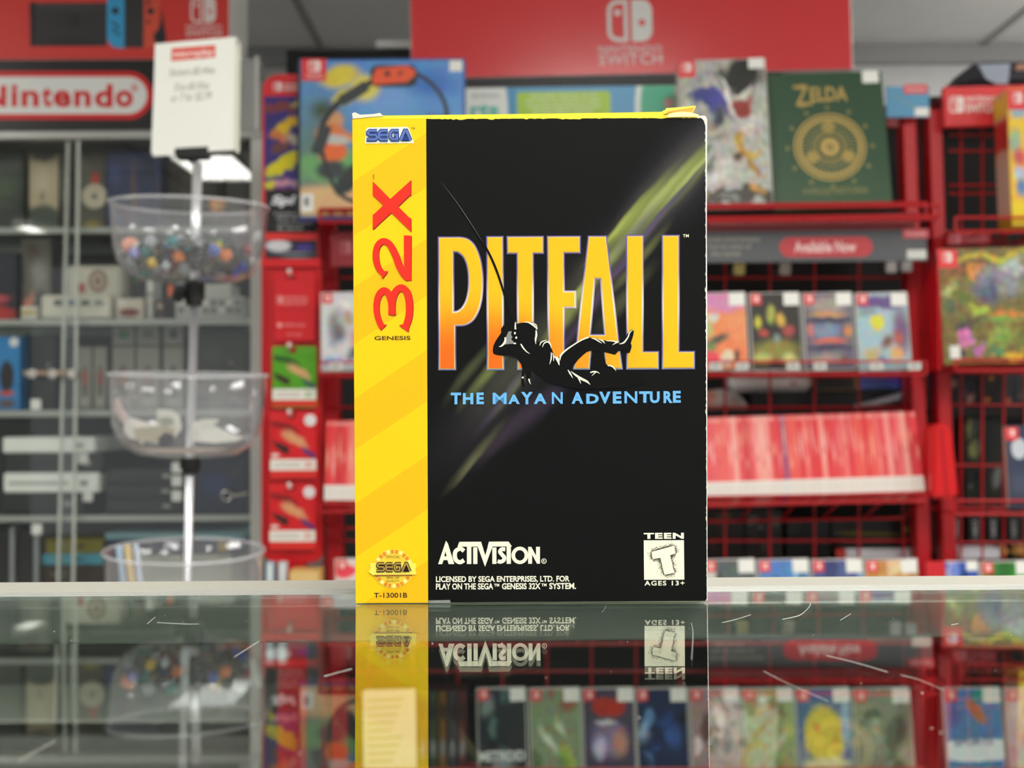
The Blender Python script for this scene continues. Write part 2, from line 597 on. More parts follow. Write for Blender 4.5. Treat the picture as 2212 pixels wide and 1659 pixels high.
# ================================================================ hero: standing game box
BOX_Y = .468
BW, BH, BD = .134, .1845, .029
hero = thing('game_box', 'cardboard game box with yellow spine band and black cover standing on the glass counter', 'game box',
             (P(1148, 1302, BOX_Y).x, BOX_Y, CT + .0002), (0, 0, 0))
LEAN = .0085
def lean(o):
    for v in o.data.vertices:
        v.co.y -= LEAN * v.co.z / BH
    return o
def hf(px, py):
    t = (py - 262) / 1040
    xl = 766.5 + t * 6.5
    xr = 1524.5 - t * 2.0
    return ((px - xl) / (xr - xl) * BW - BW / 2, (1302 - py) / 1040 * BH)
def hc7(x, y): return hf(920 + x / 3.190, 380 + y / 3.190)
def hc5(x, y): return hf(760 + x / 2.911, 230 + y / 2.911)
def hc6(x, y): return hf(760 + x / 3.130, 800 + y / 3.130)
def hc8(x, y): return hf(920 + x / 3.568, 860 + y / 3.568)
Y0 = -.00012
CARD = mat('#f1ead6', .6, noise=.05, scale=300)
bm = nbox(-BW / 2, BW / 2, 0, BD, 0, BH, bev=.0006)
lean(mesh_obj('carton', bm, CARD, hero))
# printed panels
band = art('yellow_band', '#ffd800', [], distort=0, rough=.38)
nt = band.node_tree
bsdf = nt.nodes['Principled BSDF']
tc = [n for n in nt.nodes if n.type == 'TEX_COORD'][0]
sx = nt.nodes.new('ShaderNodeSeparateXYZ'); nt.links.new(tc.outputs['Object'], sx.inputs[0])
m1 = nt.nodes.new('ShaderNodeMath'); m1.operation = 'MULTIPLY_ADD'; m1.inputs[1].default_value = -.66
nt.links.new(sx.outputs['X'], m1.inputs[0]); nt.links.new(sx.outputs['Z'], m1.inputs[2])
def ramp(stops):
    cr = nt.nodes.new('ShaderNodeValToRGB')
    cr.color_ramp.interpolation = 'CONSTANT'
    el = cr.color_ramp.elements
    while len(el) > 1:
        el.remove(el[-1])
    el[0].position = 0
    el[0].color = lin(stops[0][1])
    for p, c in stops[1:]:
        e = el.new(p); e.color = lin(c)
    return cr
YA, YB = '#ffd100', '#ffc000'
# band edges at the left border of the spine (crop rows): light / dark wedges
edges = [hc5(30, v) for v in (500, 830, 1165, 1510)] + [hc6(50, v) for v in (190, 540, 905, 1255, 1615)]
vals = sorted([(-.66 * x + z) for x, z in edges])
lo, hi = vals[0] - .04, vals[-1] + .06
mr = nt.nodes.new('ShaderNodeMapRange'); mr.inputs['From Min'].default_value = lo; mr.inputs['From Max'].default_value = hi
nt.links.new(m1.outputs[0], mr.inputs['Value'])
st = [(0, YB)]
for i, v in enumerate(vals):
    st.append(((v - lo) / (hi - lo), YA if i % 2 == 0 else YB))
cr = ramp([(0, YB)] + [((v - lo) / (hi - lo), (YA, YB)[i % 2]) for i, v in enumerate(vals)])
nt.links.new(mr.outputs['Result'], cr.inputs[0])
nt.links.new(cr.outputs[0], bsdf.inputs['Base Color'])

def hface(name, loops, y, m, parent=None, fn=hf):
    bm = bmesh.new()
    for i_, ls in enumerate(loops):
        flat(bm, ls, fn, y - i_ * 1.5e-6)
    return lean(mesh_obj(name, bm, m, parent or hero))
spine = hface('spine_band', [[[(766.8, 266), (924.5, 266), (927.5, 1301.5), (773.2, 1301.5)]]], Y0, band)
streaks = [  # px, py centre, half length, half width, angle, colour, opacity
    (1480, 380, 260, 110, -49, '#2d2a31', .9), (1280, 620, 300, 110, -50, '#262329', .8), (1060, 880, 280, 110, -51, '#252126', .85),
    (1440, 420, 260, 62, -49, '#56554f', .75), (1300, 590, 240, 60, -50, '#4c4b3c', .75), (1120, 790, 220, 60, -51, '#45463a', .7),
    (1480, 395, 240, 30, -48, '#85904a', .9), (1420, 440, 170, 15, -48, '#a3ab62', .85), (1500, 385, 130, 13, -47, '#a9b26e', .8),
    (1372, 470, 170, 18, -49, '#8c9648', .85), (1330, 505, 120, 10, -49, '#a4ac58', .8), (1475, 420, 190, 9, -48, '#3b3342', .8),
    (1405, 500, 170, 12, -49, '#5d4b70', .7), (1340, 540, 180, 12, -50, '#65507a', .6), (1290, 600, 170, 20, -50, '#8f9a4c', .85),
    (1250, 640, 130, 12, -50, '#a2aa5c', .7), (1330, 600, 150, 10, -50, '#594468', .7), (1380, 570, 130, 14, -49, '#757a48', .6), (1350, 650, 130, 24, -49, '#50543a', .7),
    (1215, 700, 130, 20, -51, '#7d8646', .75), (1255, 700, 150, 12, -51, '#4d3c5c', .65), (1180, 770, 110, 12, -51, '#3f3250', .6),
    (1070, 790, 150, 18, -52, '#7a8348', .75), (1020, 800, 120, 16, -52, '#545a3c', .6), (1120, 830, 120, 14, -52, '#747c52', .7),
    (1100, 850, 150, 14, -52, '#4a3a58', .65), (1190, 860, 120, 26, -52, '#33293c', .8),
    (1030, 985, 130, 16, -50, '#5b5a42', .75), (1015, 1010, 70, 9, -50, '#6b6a4e', .6), (1090, 940, 130, 20, -50, '#382c3a', .8), (1140, 900, 110, 24, -50, '#3a2f3e', .7)]
cx0, cx1, cy0, cy1 = 924.5, 1521.5, 267.5, 1299.5
bl = []
aspect = (cy1 - cy0) / (cx1 - cx0)
def cover_blob(px, py, hl, hw, ang, colr, op):
    return (px, py, hl, hw, ang, colr, op)
cov = art('cover', '#070606', [], distort=0, rough=.42, spec=.22)
nt = cov.node_tree
bsdf = nt.nodes['Principled BSDF']
tc = [n for n in nt.nodes if n.type == 'TEX_COORD'][0]
N, L = nt.nodes.new, nt.links.new
nz = N('ShaderNodeTexNoise'); nz.inputs['Scale'].default_value = 45; nz.inputs['Detail'].default_value = 3
L(tc.outputs['Object'], nz.inputs['Vector'])
ns = N('ShaderNodeVectorMath'); ns.operation = 'SUBTRACT'; ns.inputs[1].default_value = (.5, .5, .5); L(nz.outputs['Color'], ns.inputs[0])
na = N('ShaderNodeVectorMath'); na.operation = 'MULTIPLY_ADD'; na.inputs[1].default_value = (.0035,) * 3
L(ns.outputs[0], na.inputs[0]); L(tc.outputs['Object'], na.inputs[2])
cur = None
MPX = BW / 754.0
for (px, py, hl, hw, ang, colr, op) in streaks:
    cxz = hf(px, py)
    s = N('ShaderNodeVectorMath'); s.operation = 'SUBTRACT'; s.inputs[1].default_value = (cxz[0], 0, cxz[1]); L(na.outputs[0], s.inputs[0])
    r = N('ShaderNodeVectorRotate'); r.rotation_type = 'Y_AXIS'; r.inputs['Angle'].default_value = math.radians(-ang); L(s.outputs[0], r.inputs['Vector'])
    q = N('ShaderNodeVectorMath'); q.operation = 'MULTIPLY'; q.inputs[1].default_value = (1 / (hl * MPX), 0, 1 / (hw * MPX)); L(r.outputs[0], q.inputs[0])
    ln = N('ShaderNodeVectorMath'); ln.operation = 'LENGTH'; L(q.outputs[0], ln.inputs[0])
    mr = N('ShaderNodeMapRange'); mr.interpolation_type = 'SMOOTHSTEP'
    mr.inputs['From Min'].default_value = 1.0; mr.inputs['From Max'].default_value = 0.0; mr.inputs['To Max'].default_value = op
    L(ln.outputs['Value'], mr.inputs['Value'])
    mx = N('ShaderNodeMix'); mx.data_type = 'RGBA'; L(mr.outputs['Result'], mx.inputs[0])
    if cur is None: mx.inputs[6].default_value = lin('#070606')
    else: L(cur, mx.inputs[6])
    mx.inputs[7].default_value = lin(colr)
    cur = mx.outputs[2]
L(cur, bsdf.inputs['Base Color'])
rj = random.Random(9)
right = [(1521.8 - (rj.random() ** 3) * 2.2, y) for y in range(285, 1296, 5)]
top = [(x, 267.3 + (rj.random() ** 4) * 2.5) for x in range(935, 1508, 6)]
cover = hface('cover_panel', [[[(924.5, 266.8)] + top + [(1513, 268), (1518, 273)] + right + [(1518, 1300), (927.5, 1301)]]], Y0, cov)
lean(mesh_obj('side_print', nbox(BW / 2 + .00002, BW / 2 + .00012, .0012, BD - .001, .0012, BH - .0015), mat('#0a0909', .42, spec=.22), hero))
lean(mesh_obj('side_print', nbox(-BW / 2 - .00012, -BW / 2 - .00002, .0006, BD - .001, .0008, BH - .001), mat('#ffc900', .4, noise=.02), hero))
# torn top flap and corner tabs
FLY = mat('#ffe436', .5)
def hplate(name, loop, y0, y1, m, parent=hero):
    return lean(mesh_obj(name, slab(bmesh.new(), loop, hf, y0, y1), m, parent))
flap = hplate('top_flap', [(767.5, 267), (768, 258.5), (830, 259.5), (1100, 257.5), (1330, 255.5), (1428, 254), (1434, 250), (1440, 258), (1500, 261.5), (1506, 268), (1200, 270), (940, 269), (768, 268)], -.00007, .0005, FLY)
hplate('torn_corner', [(768, 266), (766, 255), (772, 252.5), (784, 258), (812, 256.5), (826, 254), (833, 261), (800, 263)], -.0003, -.0001, mat('#efe6cf', .7), flap)
hplate('side_tab', [(1432, 259), (1437, 247), (1470, 244.5), (1500, 241.5), (1501, 245), (1494, 257), (1470, 259)], -.0004, -.0002, mat('#ffe05a', .5), flap)
hplate('side_tab_inner', [(1438, 257), (1442, 254), (1468, 250), (1497, 246), (1492, 256), (1460, 254.5)], -.0006, -.00045, mat('#ffab35', .5), flap)
hplate('tab_tongue', [(1440, 262), (1452, 257), (1470, 254.5), (1490, 256.5), (1506, 261), (1508, 266), (1440, 266.5)], -.0008, -.00065, mat('#fff0b0', .5), flap)
hplate('worn_edge', [(1500, 262), (1521, 263), (1525.5, 270), (1525, 330), (1524, 500), (1524.5, 700), (1523.5, 1000), (1523.5, 1299), (1521.8, 1299), (1521.8, 270), (1512, 265.5)],
       -.00005, .0006, mat('#f4f1ea', .7))
# clear tape remnant at the foot of the cover
tp = hplate('tape_remnant', [(928, 1296), (974, 1295), (976, 1301.5), (930, 1301.5)], -.0009, -.0003, glass('tape_clear', '#f2f2ee', haze=.25))

# --- title letters
def curve_p():
    o = [(92, 437), (240, 437)] + [tuple(p) for p in smooth_path([Vector((245, 437)), Vector((300, 450)), Vector((350, 497)), Vector((385, 580)), Vector((402, 670)), Vector((405, 760)),
         Vector((397, 860)), Vector((375, 945)), Vector((335, 1012)), Vector((280, 1045)), Vector((217, 1050))], 4)] + [(217, 1348), (95, 1348)]
    h = [(205, 548)] + [tuple(p) for p in smooth_path([Vector((225, 549)), Vector((262, 580)), Vector((287, 640)), Vector((297, 720)), Vector((295, 800)), Vector((280, 870)),
         Vector((252, 920)), Vector((222, 941))], 4)] + [(205, 943)]
    return [o, h]
GLY = [curve_p(),
       [[(422, 435), (542, 435), (545, 1348), (425, 1348)]],
       [[(560, 435), (817, 435), (817, 560), (748, 560), (748, 1348), (632, 1348), (628, 560), (562, 560)]],
       [[(835, 435), (1068, 435), (1068, 558), (958, 558), (958, 808), (1037, 808), (1037, 930), (958, 930), (958, 1348), (840, 1348)]],
       [[(1115, 435), (1245, 435), (1352, 1348), (1235, 1348), (1218, 1218), (1142, 1218), (1128, 1348), (1012, 1348)],
        [(1168, 735), (1197, 735), (1222, 1105), (1137, 1105)]],
       [[(1375, 432), (1498, 432), (1495, 1222), (1600, 1222), (1598, 1348), (1375, 1348)]],
       [[(1618, 432), (1742, 432), (1740, 1222), (1845, 1222), (1843, 1348), (1617, 1348)]]]
def inset(g, d):
    return [offset_loop(lp, -d if i == 0 else d) for i, lp in enumerate(g)]
rim = art('title_rim', '#6a5f9c', [(.5, .5, .9, .28, 0, '#c9b4c8', .9), (.5, .02, .9, .12, 0, '#8fa0c8', 1)], distort=0, rough=.4)
rim2 = art('title_rim_inner', '#e8c27a', [(.5, .45, 2, .3, 0, '#fff0d8', .9)], distort=0, rough=.4)
fill = art('title_fill', '#ffbe0c', [(.0, .0, .66, .66, 0, '#ff6a06', .9), (.25, .02, .46, .55, 0, '#ff6a06', .9, .9), (.55, .1, .34, .4, 0, '#ff9616', 1, .8)], distort=0, rough=.38)
title = hface('title_lettering', GLY, Y0 * 2, rim, fn=hc7)
hface('letter_edge', [inset(g, 8) for g in GLY], Y0 * 3, rim2, title, hc7)
hface('letter_fill', [inset(g, 14) for g in GLY], Y0 * 4, fill, title, hc7)
CREAM = mat('#fdf6dd', .4, noise=.01)
bm = text_loops(bmesh.new(), 'TM', hc7, 1762, 430, 1803, 451, Y0 * 4, bold=.02)
lean(mesh_obj('trademark', bm, CREAM, title))
# --- plain swinging figure on a rope, black with pale rim light strokes
INK = mat('#060505', .42, spec=.2, noise=.01)
rope = stroke([(118, 72), (200, 178), (300, 325), (400, 480), (450, 570), (500, 690), (545, 830), (575, 930), (600, 1012)], (1, 5, 9, 14, 16, 14, 12, 10), n=5)
def hcf(x, y): return hf(1050 + x / 3.735, 680 + y / 3.735)
FIG = [[(178, 70), (200, 64), (232, 66), (246, 80), (250, 92), (270, 84), (300, 80), (318, 74), (352, 78), (380, 78), (402, 92), (412, 112), (420, 138), (410, 160), (416, 188), (412, 222), (430, 236), (446, 226), (470, 218),
        (500, 224), (520, 246), (528, 282), (540, 318), (556, 346), (578, 358), (596, 352), (612, 330), (640, 300), (690, 262), (740, 232), (780, 208), (820, 193), (838, 202), (880, 210), (930, 218), (975, 232), (1060, 236),
        (1092, 226), (1118, 206), (1136, 170), (1158, 146), (1176, 136), (1185, 152), (1182, 180), (1168, 225), (1160, 250), (1168, 266), (1164, 292), (1150, 326), (1120, 326), (1124, 304), (1098, 302), (1060, 312), (1034, 340),
        (1000, 330), (950, 318), (900, 316), (842, 306), (810, 316), (780, 340), (744, 374), (716, 410), (694, 440), (690, 456), (840, 458), (842, 380), (850, 330), (900, 318), (946, 322), (950, 360), (962, 410), (975, 424),
        (1004, 422), (1028, 442), (1044, 462), (1170, 462), (1268, 500), (1268, 560), (1100, 606), (760, 612), (660, 600), (560, 574), (490, 542), (430, 500), (380, 468), (362, 470), (370, 500), (360, 540), (362, 572), (346, 560),
        (326, 520), (322, 484), (312, 480), (308, 540), (314, 596), (300, 590), (288, 560), (290, 510), (296, 450), (286, 412), (262, 380), (240, 352), (200, 338), (150, 344), (96, 338), (66, 328), (60, 300), (66, 262),
        (84, 224), (104, 194), (128, 160), (126, 130), (144, 104)]]
HOLE = [(186, 150), (212, 148), (206, 178), (218, 196), (206, 210), (228, 236), (240, 248), (190, 250), (150, 256), (158, 230), (166, 196)]
figure = hface('swinging_figure', [FIG], Y0 * 5, INK, fn=hcf)
hface('rope', [[rope]], Y0 * 5, INK, figure, hc7)
hface('rope_sheen', [[stroke([(118, 72), (210, 190), (300, 322), (400, 478)], (1, 3, 4, 1), n=5)]], Y0 * 6, mat('#6f6f70', .4), figure, hc7)
hl = [stroke([(300, 78), (340, 78), (372, 92), (392, 108), (416, 136)], (2, 9, 16, 14, 3)), stroke([(376, 82), (404, 98), (416, 130)], (3, 9, 4)), stroke([(406, 140), (408, 180), (402, 215), (404, 252)], (8, 16, 13, 3)),
      stroke([(434, 264), (446, 238), (470, 226), (492, 220)], (3, 10, 8, 2)), stroke([(456, 276), (470, 246), (500, 234), (520, 256), (527, 286)], (4, 9, 13, 9, 2)),
      stroke([(526, 318), (526, 366), (513, 414)], (5, 11, 3)), stroke([(534, 322), (546, 350), (544, 388)], (3, 11, 3)), stroke([(552, 350), (576, 372), (590, 422)], (4, 28, 3)),
      stroke([(596, 384), (602, 344), (640, 304), (700, 262), (770, 220), (826, 198)], (3, 15, 13, 10, 11, 13)), stroke([(845, 206), (880, 216), (905, 232), (930, 248)], (2, 10, 10, 2)), stroke([(900, 214), (935, 228), (954, 250)], (2, 13, 2)),
      stroke([(965, 228), (1010, 230), (1046, 236), (1066, 242)], (3, 8, 12, 2)), stroke([(1014, 262), (1040, 246), (1066, 238)], (2, 10, 6)), stroke([(1068, 254), (1106, 242), (1140, 196), (1150, 166), (1178, 142)], (4, 13, 10, 10, 3)),
      stroke([(160, 196), (158, 232), (132, 264), (110, 271)], (10, 18, 13, 2)), stroke([(284, 250), (302, 280), (330, 312), (356, 328)], (10, 12, 8, 2)),
      stroke([(243, 76), (240, 110), (242, 134)], (8, 12, 14)), ellipse(237, 164, 8, 10, 10), ellipse(248, 200, 8, 10, 10), ellipse(236, 246, 12, 6, 10),
      stroke([(658, 458), (676, 486), (698, 526)], (4, 14, 2)), stroke([(684, 470), (720, 500), (770, 532), (810, 552), (836, 578)], (3, 15, 20, 16, 2)), stroke([(742, 516), (762, 570)], (18, 2)),
      stroke([(836, 482), (860, 474), (890, 476), (912, 490)], (8, 13, 9, 2)), stroke([(880, 478), (848, 508)], (10, 2)), stroke([(976, 426), (1008, 430), (1030, 450), (1042, 470)], (6, 12, 9, 2)),
      ellipse(299, 518, 8, 8, 10), stroke([(348, 528), (352, 550), (362, 572)], (14, 10, 2))]
hface('rim_strokes', [[h] for h in hl], Y0 * 6, CREAM, figure, hcf)
hface('grey_facet', [[HOLE]], Y0 * 6, mat('#8e8e8c', .5), figure, hcf)
# --- subtitle
SKYB = mat('#6db8f2', .4, noise=.01)
bm = bmesh.new()
for (s, x0, x1, y0, y1) in (('T', 180, 250, 1500, 1580), ('H', 262, 333, 1503, 1580), ('E', 355, 405, 1500, 1580),
                            ('M', 465, 560, 1502, 1580), ('A', 570, 650, 1515, 1580), ('Y', 658, 738, 1498, 1582), ('A', 745, 832, 1508, 1580), ('N', 868, 942, 1500, 1580),
                            ('A', 1002, 1082, 1500, 1580), ('D', 1102, 1188, 1512, 1580), ('V', 1190, 1268, 1498, 1580), ('E', 1283, 1342, 1497, 1580), ('N', 1362, 1450, 1496, 1578),
                            ('T', 1462, 1540, 1497, 1575), ('U', 1535, 1602, 1498, 1578), ('R', 1628, 1690, 1496, 1578), ('E', 1692, 1746, 1495, 1576)):
    text_loops(bm, s, hc7, x0, y0, x1, y1, Y0 * 3, bold=.02 if s in 'MN' else .045)
lean(mesh_obj('subtitle_lettering', bm, SKYB, hero))
# --- publisher logo
AV = [[[(163, 1098), (178, 1120), (226, 1278), (183, 1278), (174, 1247), (145, 1247), (134, 1278), (103, 1278)], [(158, 1180), (150, 1218), (168, 1218)]],
      [stroke([(300, 1178), (272, 1160), (238, 1178), (230, 1213), (240, 1248), (270, 1264), (300, 1248)], 32)],
      [[(250, 1145), (265, 1107), (425, 1107), (440, 1145)]], [[(322, 1140), (356, 1140), (356, 1278), (322, 1278)]],
      [[(370, 1150), (402, 1150), (402, 1278), (370, 1278)]],
      [[(392, 1109), (430, 1107), (462, 1213), (492, 1107), (530, 1109), (460, 1300)]],
      [[(490, 1107), (640, 1107), (665, 1145), (480, 1145)]],
      [[(515, 1152), (547, 1152), (547, 1278), (515, 1278)]],
      [stroke([(614, 1168), (588, 1165), (574, 1185), (590, 1208), (606, 1228), (600, 1252), (576, 1262), (556, 1256)], 30)],
      [[(624, 1140), (657, 1140), (657, 1278), (624, 1278)]],
      [ellipse(725, 1213, 64, 67), ellipse(725, 1213, 36, 40)],
      [[(788, 1278), (788, 1148), (812, 1148), (848, 1215), (848, 1148), (878, 1148), (878, 1278), (855, 1278), (818, 1208), (818, 1278)]],
      [ellipse(908, 1258, 20, 20), ellipse(908, 1258, 15, 15)]]
pub = hface('publisher_logo', AV, Y0 * 2, CREAM, fn=hc8)
bm = text_loops(bmesh.new(), 'R', hc8, 901, 1249, 915, 1267, Y0 * 2, bold=.02)
lean(mesh_obj('registered_mark', bm, CREAM, pub))
bm = bmesh.new()
text_loops(bm, 'LICENSED BY SEGA ENTERPRISES, LTD. FOR', hc8, 86, 1371, 1103, 1424, Y0 * 2, bold=.03)
for s, x0, x1, y0, y1 in (('PLAY ON THE SEGA', 86, 522, 1426, 1474), ('TM', 528, 568, 1430, 1452), ('GENESIS 32X', 588, 882, 1426, 1474), ('TM', 888, 928, 1430, 1452), ('SYSTEM.', 948, 1152, 1426, 1474)):
    text_loops(bm, s, hc8, x0, y0, x1, y1, Y0 * 2, bold=.03)
lean(mesh_obj('licence_lettering', bm, CREAM, hero))
# --- rating mark
rt = hface('rating_square', [[[(1668, 1102), (1974, 1102), (1976, 1405), (1670, 1405)]]], Y0 * 2, CREAM, fn=hc8)
TP = [(1727, 1190), (1897, 1143), (1907, 1205), (1868, 1217), (1898, 1352), (1825, 1367), (1793, 1237), (1735, 1247)]
bm = bmesh.new()
rs = random.Random(3)
n = len(TP)
for i in range(n):
    a = Vector(TP[i]); b = Vector(TP[(i + 1) % n])
    m_ = int((b - a).length / 3.2)
    for k in range(m_):
        for q in range(3):
            p = a.lerp(b, (k + rs.random()) / m_)
            nn = Vector(((b - a).y, -(b - a).x)).normalized()
            dd = abs(rs.gauss(0, 13)) + 1
            p = p + nn * dd
            t = nn.lerp(Vector((rs.uniform(-1, 1), rs.uniform(-1, 1))), .6).normalized()
            ln = rs.uniform(3, 10) * (1 if dd > 8 else 1.5)
            flat(bm, [stroke([p - t * ln / 2, p + t * ln / 2], (2.6, 1.2), smooth=False)], hc8, Y0 * 3)
lean(mesh_obj('rating_speckle', bm, mat('#1b1a1a', .5), rt))
hface('rating_shadow', [[stroke([(1740, 1243), (1792, 1237), (1800, 1262)], (10, 16, 4), smooth=False)], [stroke([(1905, 1208), (1868, 1217), (1862, 1232)], (4, 10, 4), smooth=False)],
                        [stroke([(1722, 1192), (1800, 1168), (1890, 1143)], (3, 6, 3))]], Y0 * 3.2, mat('#1b1a1a', .5), rt, hc8)
hface('rating_letter', [[TP]], Y0 * 4, CREAM, rt, hc8)
bm = bmesh.new()
text_loops(bm, 'TEEN', hc8, 1668, 1045, 1974, 1091, Y0 * 2, bold=.05, spacing=1.15)
text_loops(bm, 'AGES 13+', hc8, 1672, 1413, 1978, 1450, Y0 * 2, bold=.025, spacing=1.2)
text_loops(bm, 'TM', hc8, 1942, 1384, 1966, 1394, Y0 * 3, bold=.01)
lean(mesh_obj('rating_lettering', bm, CREAM, rt))
# --- spine band marks
def sega(fn, y, parent, colors, halo):
    """striped four letter maker's mark; drawn in a 0..280 x 0..80 frame"""
    S = [(68, 13), (22, 13), (12, 22), (12, 31), (22, 39), (56, 39), (66, 48), (66, 58), (56, 67), (2, 67)]
    E = [(135, 13), (92, 13), (80, 26), (80, 54), (92, 67), (135, 67)]
    E2 = [(84, 40), (135, 40)]
    G = [(204, 13), (162, 13), (150, 26), (150, 54), (162, 67), (192, 67), (192, 40), (172, 40)]
    A = [(214, 72), (240, 12), (250, 12), (276, 72)]
    A2 = [(232, 58), (252, 58)]
    ps = [S, E, E2, G, A, A2]
    if halo:
        hface('mark_halo', [[stroke(p, 42, smooth=False)] for p in ps] + [[rrect(0, 4, 278, 76, 10)]], y, halo, parent, fn)
    r = hface('mark_letters', [[stroke(p, 25, smooth=False)] for p in ps], y + Y0, colors[0], parent, fn)
    hface('mark_stripes', [[stroke(p, 10.5, smooth=False)] for p in (S, E, E2, G, A)], y + Y0 * 2, colors[1], parent, fn)
    hface('mark_core', [[stroke(p, 3.4, smooth=False)] for p in (S, E, E2, G, A)], y + Y0 * 3, colors[2], parent, fn)
    return r
mk = hface('maker_mark', [[[(112, 160), (322, 158), (362, 156), (372, 170), (404, 258), (98, 259), (98, 240), (104, 176)]]], Y0 * 2, mat('#fffbe0', .4, noise=0), fn=hc5)
sega(lambda x, y: hc5(106 + x * 1.0, 169 + y), Y0 * 3, mk, (mat('#1b3a88', .4), mat('#8ba4e2', .4), mat('#2c4fa0', .4)), None)
lean(mesh_obj('trademark', text_loops(bmesh.new(), 'TM', hc5, 385, 160, 408, 172, Y0 * 2, bold=.01), mat('#8a6a2a', .5), mk))
X1 = [[(147, 493), (255.7, 602), (372, 498), (384, 485), (383, 580), (372, 583), (303.8, 649), (372, 716), (384, 722), (384, 806), (261.5, 687), (158, 781), (146, 792), (147, 698), (158, 692), (212.7, 640.7), (158, 590), (147, 582)]]
TWO = [stroke([(222, 1075), (182, 1030), (165, 965), (172, 900), (205, 864), (248, 880), (285, 945), (315, 1025), (350, 1085), (368, 1098)], (30, 36, 38, 38, 38, 40, 42, 42, 36, 24))]
TWO2 = [[(340, 827), (386, 830), (384, 1108), (352, 1104), (342, 1030)]]
THREE = [stroke([(205, 1402), (178, 1340), (168, 1270), (180, 1205), (212, 1170), (245, 1190), (262, 1250), (264, 1318)], (34, 34, 36, 40, 42, 40, 40, 44))]
THREE2 = [stroke([(264, 1300), (268, 1230), (288, 1175), (325, 1152), (360, 1185), (374, 1260), (368, 1340), (344, 1408)], (40, 42, 42, 42, 44, 44, 44, 40))]
serif = [[[(184, 1385), (232, 1378), (195, 1416)]], [[(308, 1385), (372, 1370), (366, 1428)]], [[(200, 1050), (240, 1048), (205, 1098)]], [[(240, 1318), (292, 1312), (280, 1324)]]]
DKR = mat('#8f2208', .4)
num = [[(hc5(*p)) for p in lp] for lp in ()]
G32 = [X1, TWO, TWO2, THREE, THREE2] + serif
sh = lambda x, y: hc5(x + 4, y + 4)
pl = hface('platform_number', G32, Y0 * 2, DKR, fn=sh)
hface('number_face', G32, Y0 * 3, mat('#ff2608', .4, noise=.01), pl, hc5)
bm = bmesh.new()
text_loops(bm, 'GENESIS', hc5, 156, 1452, 380, 1477, Y0 * 2, bold=.012)
lean(mesh_obj('platform_lettering', bm, mat('#3a1a08', .5), hero))
lean(mesh_obj('trademark', text_loops(bmesh.new(), 'TM', hc5, 147, 452, 158, 482, Y0 * 2, rot=90), mat('#3a1a08', .5), pl))
# seal
sl = hface('quality_seal', [[[(x + (6 if i % 2 else 0) * math.cos(i * .2), y) for i, (x, y) in enumerate(ellipse(291, 1338, 134, 134, n=40))]]], Y0 * 2, mat('#ffd83c', .35), fn=hc6)
ry = []
rd = random.Random(5)
for i in range(26):
    a = i * 360 / 26
    ry.append(([ellipse(291, 1338, 128, 128, n=5, a0=a, a1=a + 9) + ellipse(291, 1338, 104, 104, n=5, a0=a, a1=a + 9)[::-1]], i))
hface('seal_rays', [r for r, i in ry if i % 3], Y0 * 3, mat('#f08a2a', .4), sl, hc6)
hface('seal_rays', [r for r, i in ry if not i % 3], Y0 * 3, mat('#fff4a0', .4), sl, hc6)
hface('seal_banner', [[[(135, 1300), (170, 1296), (415, 1296), (447, 1306), (440, 1338), (448, 1378), (160, 1382), (128, 1360), (140, 1330)]]], Y0 * 4, mat('#ffe95c', .35), sl, hc6)
hface('seal_line', [[[(160, 1379), (420, 1379), (415, 1385), (165, 1385)]]], Y0 * 5, mat('#8a3a10', .4), sl, hc6)
sega(lambda x, y: hc6(178 + x * .82, 1292 + y * .87), Y0 * 5, sl, (mat('#241008', .4), mat('#ffd060', .4), mat('#241008', .4)), None)
bm = bmesh.new()
text_loops(bm, 'OFFICIAL', hc6, 243, 1248, 338, 1266, Y0 * 5)
text_loops(bm, 'SEAL OF', hc6, 247, 1390, 333, 1405, Y0 * 5)
text_loops(bm, 'QUALITY', hc6, 245, 1414, 335, 1430, Y0 * 5)
lean(mesh_obj('seal_lettering', bm, mat('#7a3a08', .5), sl))
bm = text_loops(bmesh.new(), 'T-13001B', hc6, 163, 1500, 385, 1534, Y0 * 2, bold=.012)
lean(mesh_obj('catalogue_number', bm, mat('#2a1206', .5), hero))

# ================================================================ glass cabinet on the left
CY = 3.07
CB = 3.47
Z = lambda py, Y: P(0, py, Y).z
X = lambda px, Y, py=829: P(px, py, Y).x
SILV = mat('#a9a9a4', .35, metal=.5, noise=.03)
LGREY = mat('#c3c3bd', .45, noise=.02)
BLACK = mat('#0b0b0b', .35, noise=.02)
DARK = mat('#1b1c19', .6, noise=.08, scale=12)
cab = thing('glass_cabinet', 'tall silver framed glass display cabinet with black header sign and sliding doors', 'cabinet',
            (X(150, CY), CY, 0))
cx = cab.location.x
def cpart(name, m, a, parent=None, **k):
    return mesh_obj(name, nbox(a[0] - cx, a[1] - cx, a[2] - CY, a[3] - CY, a[4], a[5], **k), m, parent or cab)
XL = X(-330, CY); XR = X(566, CY)
zt = Z(287, CY); ztop = Z(128, CY); zdeck = Z(1560, CY)
XP = X(541, CY)
cpart('right_post', LGREY, (XP, XR, CY, CY + .03, 0, Z(300, CY)), bev=.002)
cpart('left_post', LGREY, (XL, XL + .03, CY, CY + .03, 0, Z(300, CY)), bev=.002)
cpart('rear_post', LGREY, (XR - .03, XR, CB - .03, CB, 0, Z(300, CY)))
cpart('top_rail', SILV, (XL, XR, CY - .004, CY + .03, Z(301, CY), Z(284, CY)), bev=.002)
cpart('roof_panel', DARK, (XL, XR, CY + .03, CB, Z(300, CY), Z(290, CY)))
cpart('back_panel', mat('#32332d', .7, noise=.15, scale=6), (XL, XR, CB, CB + .012, zdeck, Z(300, CY)))
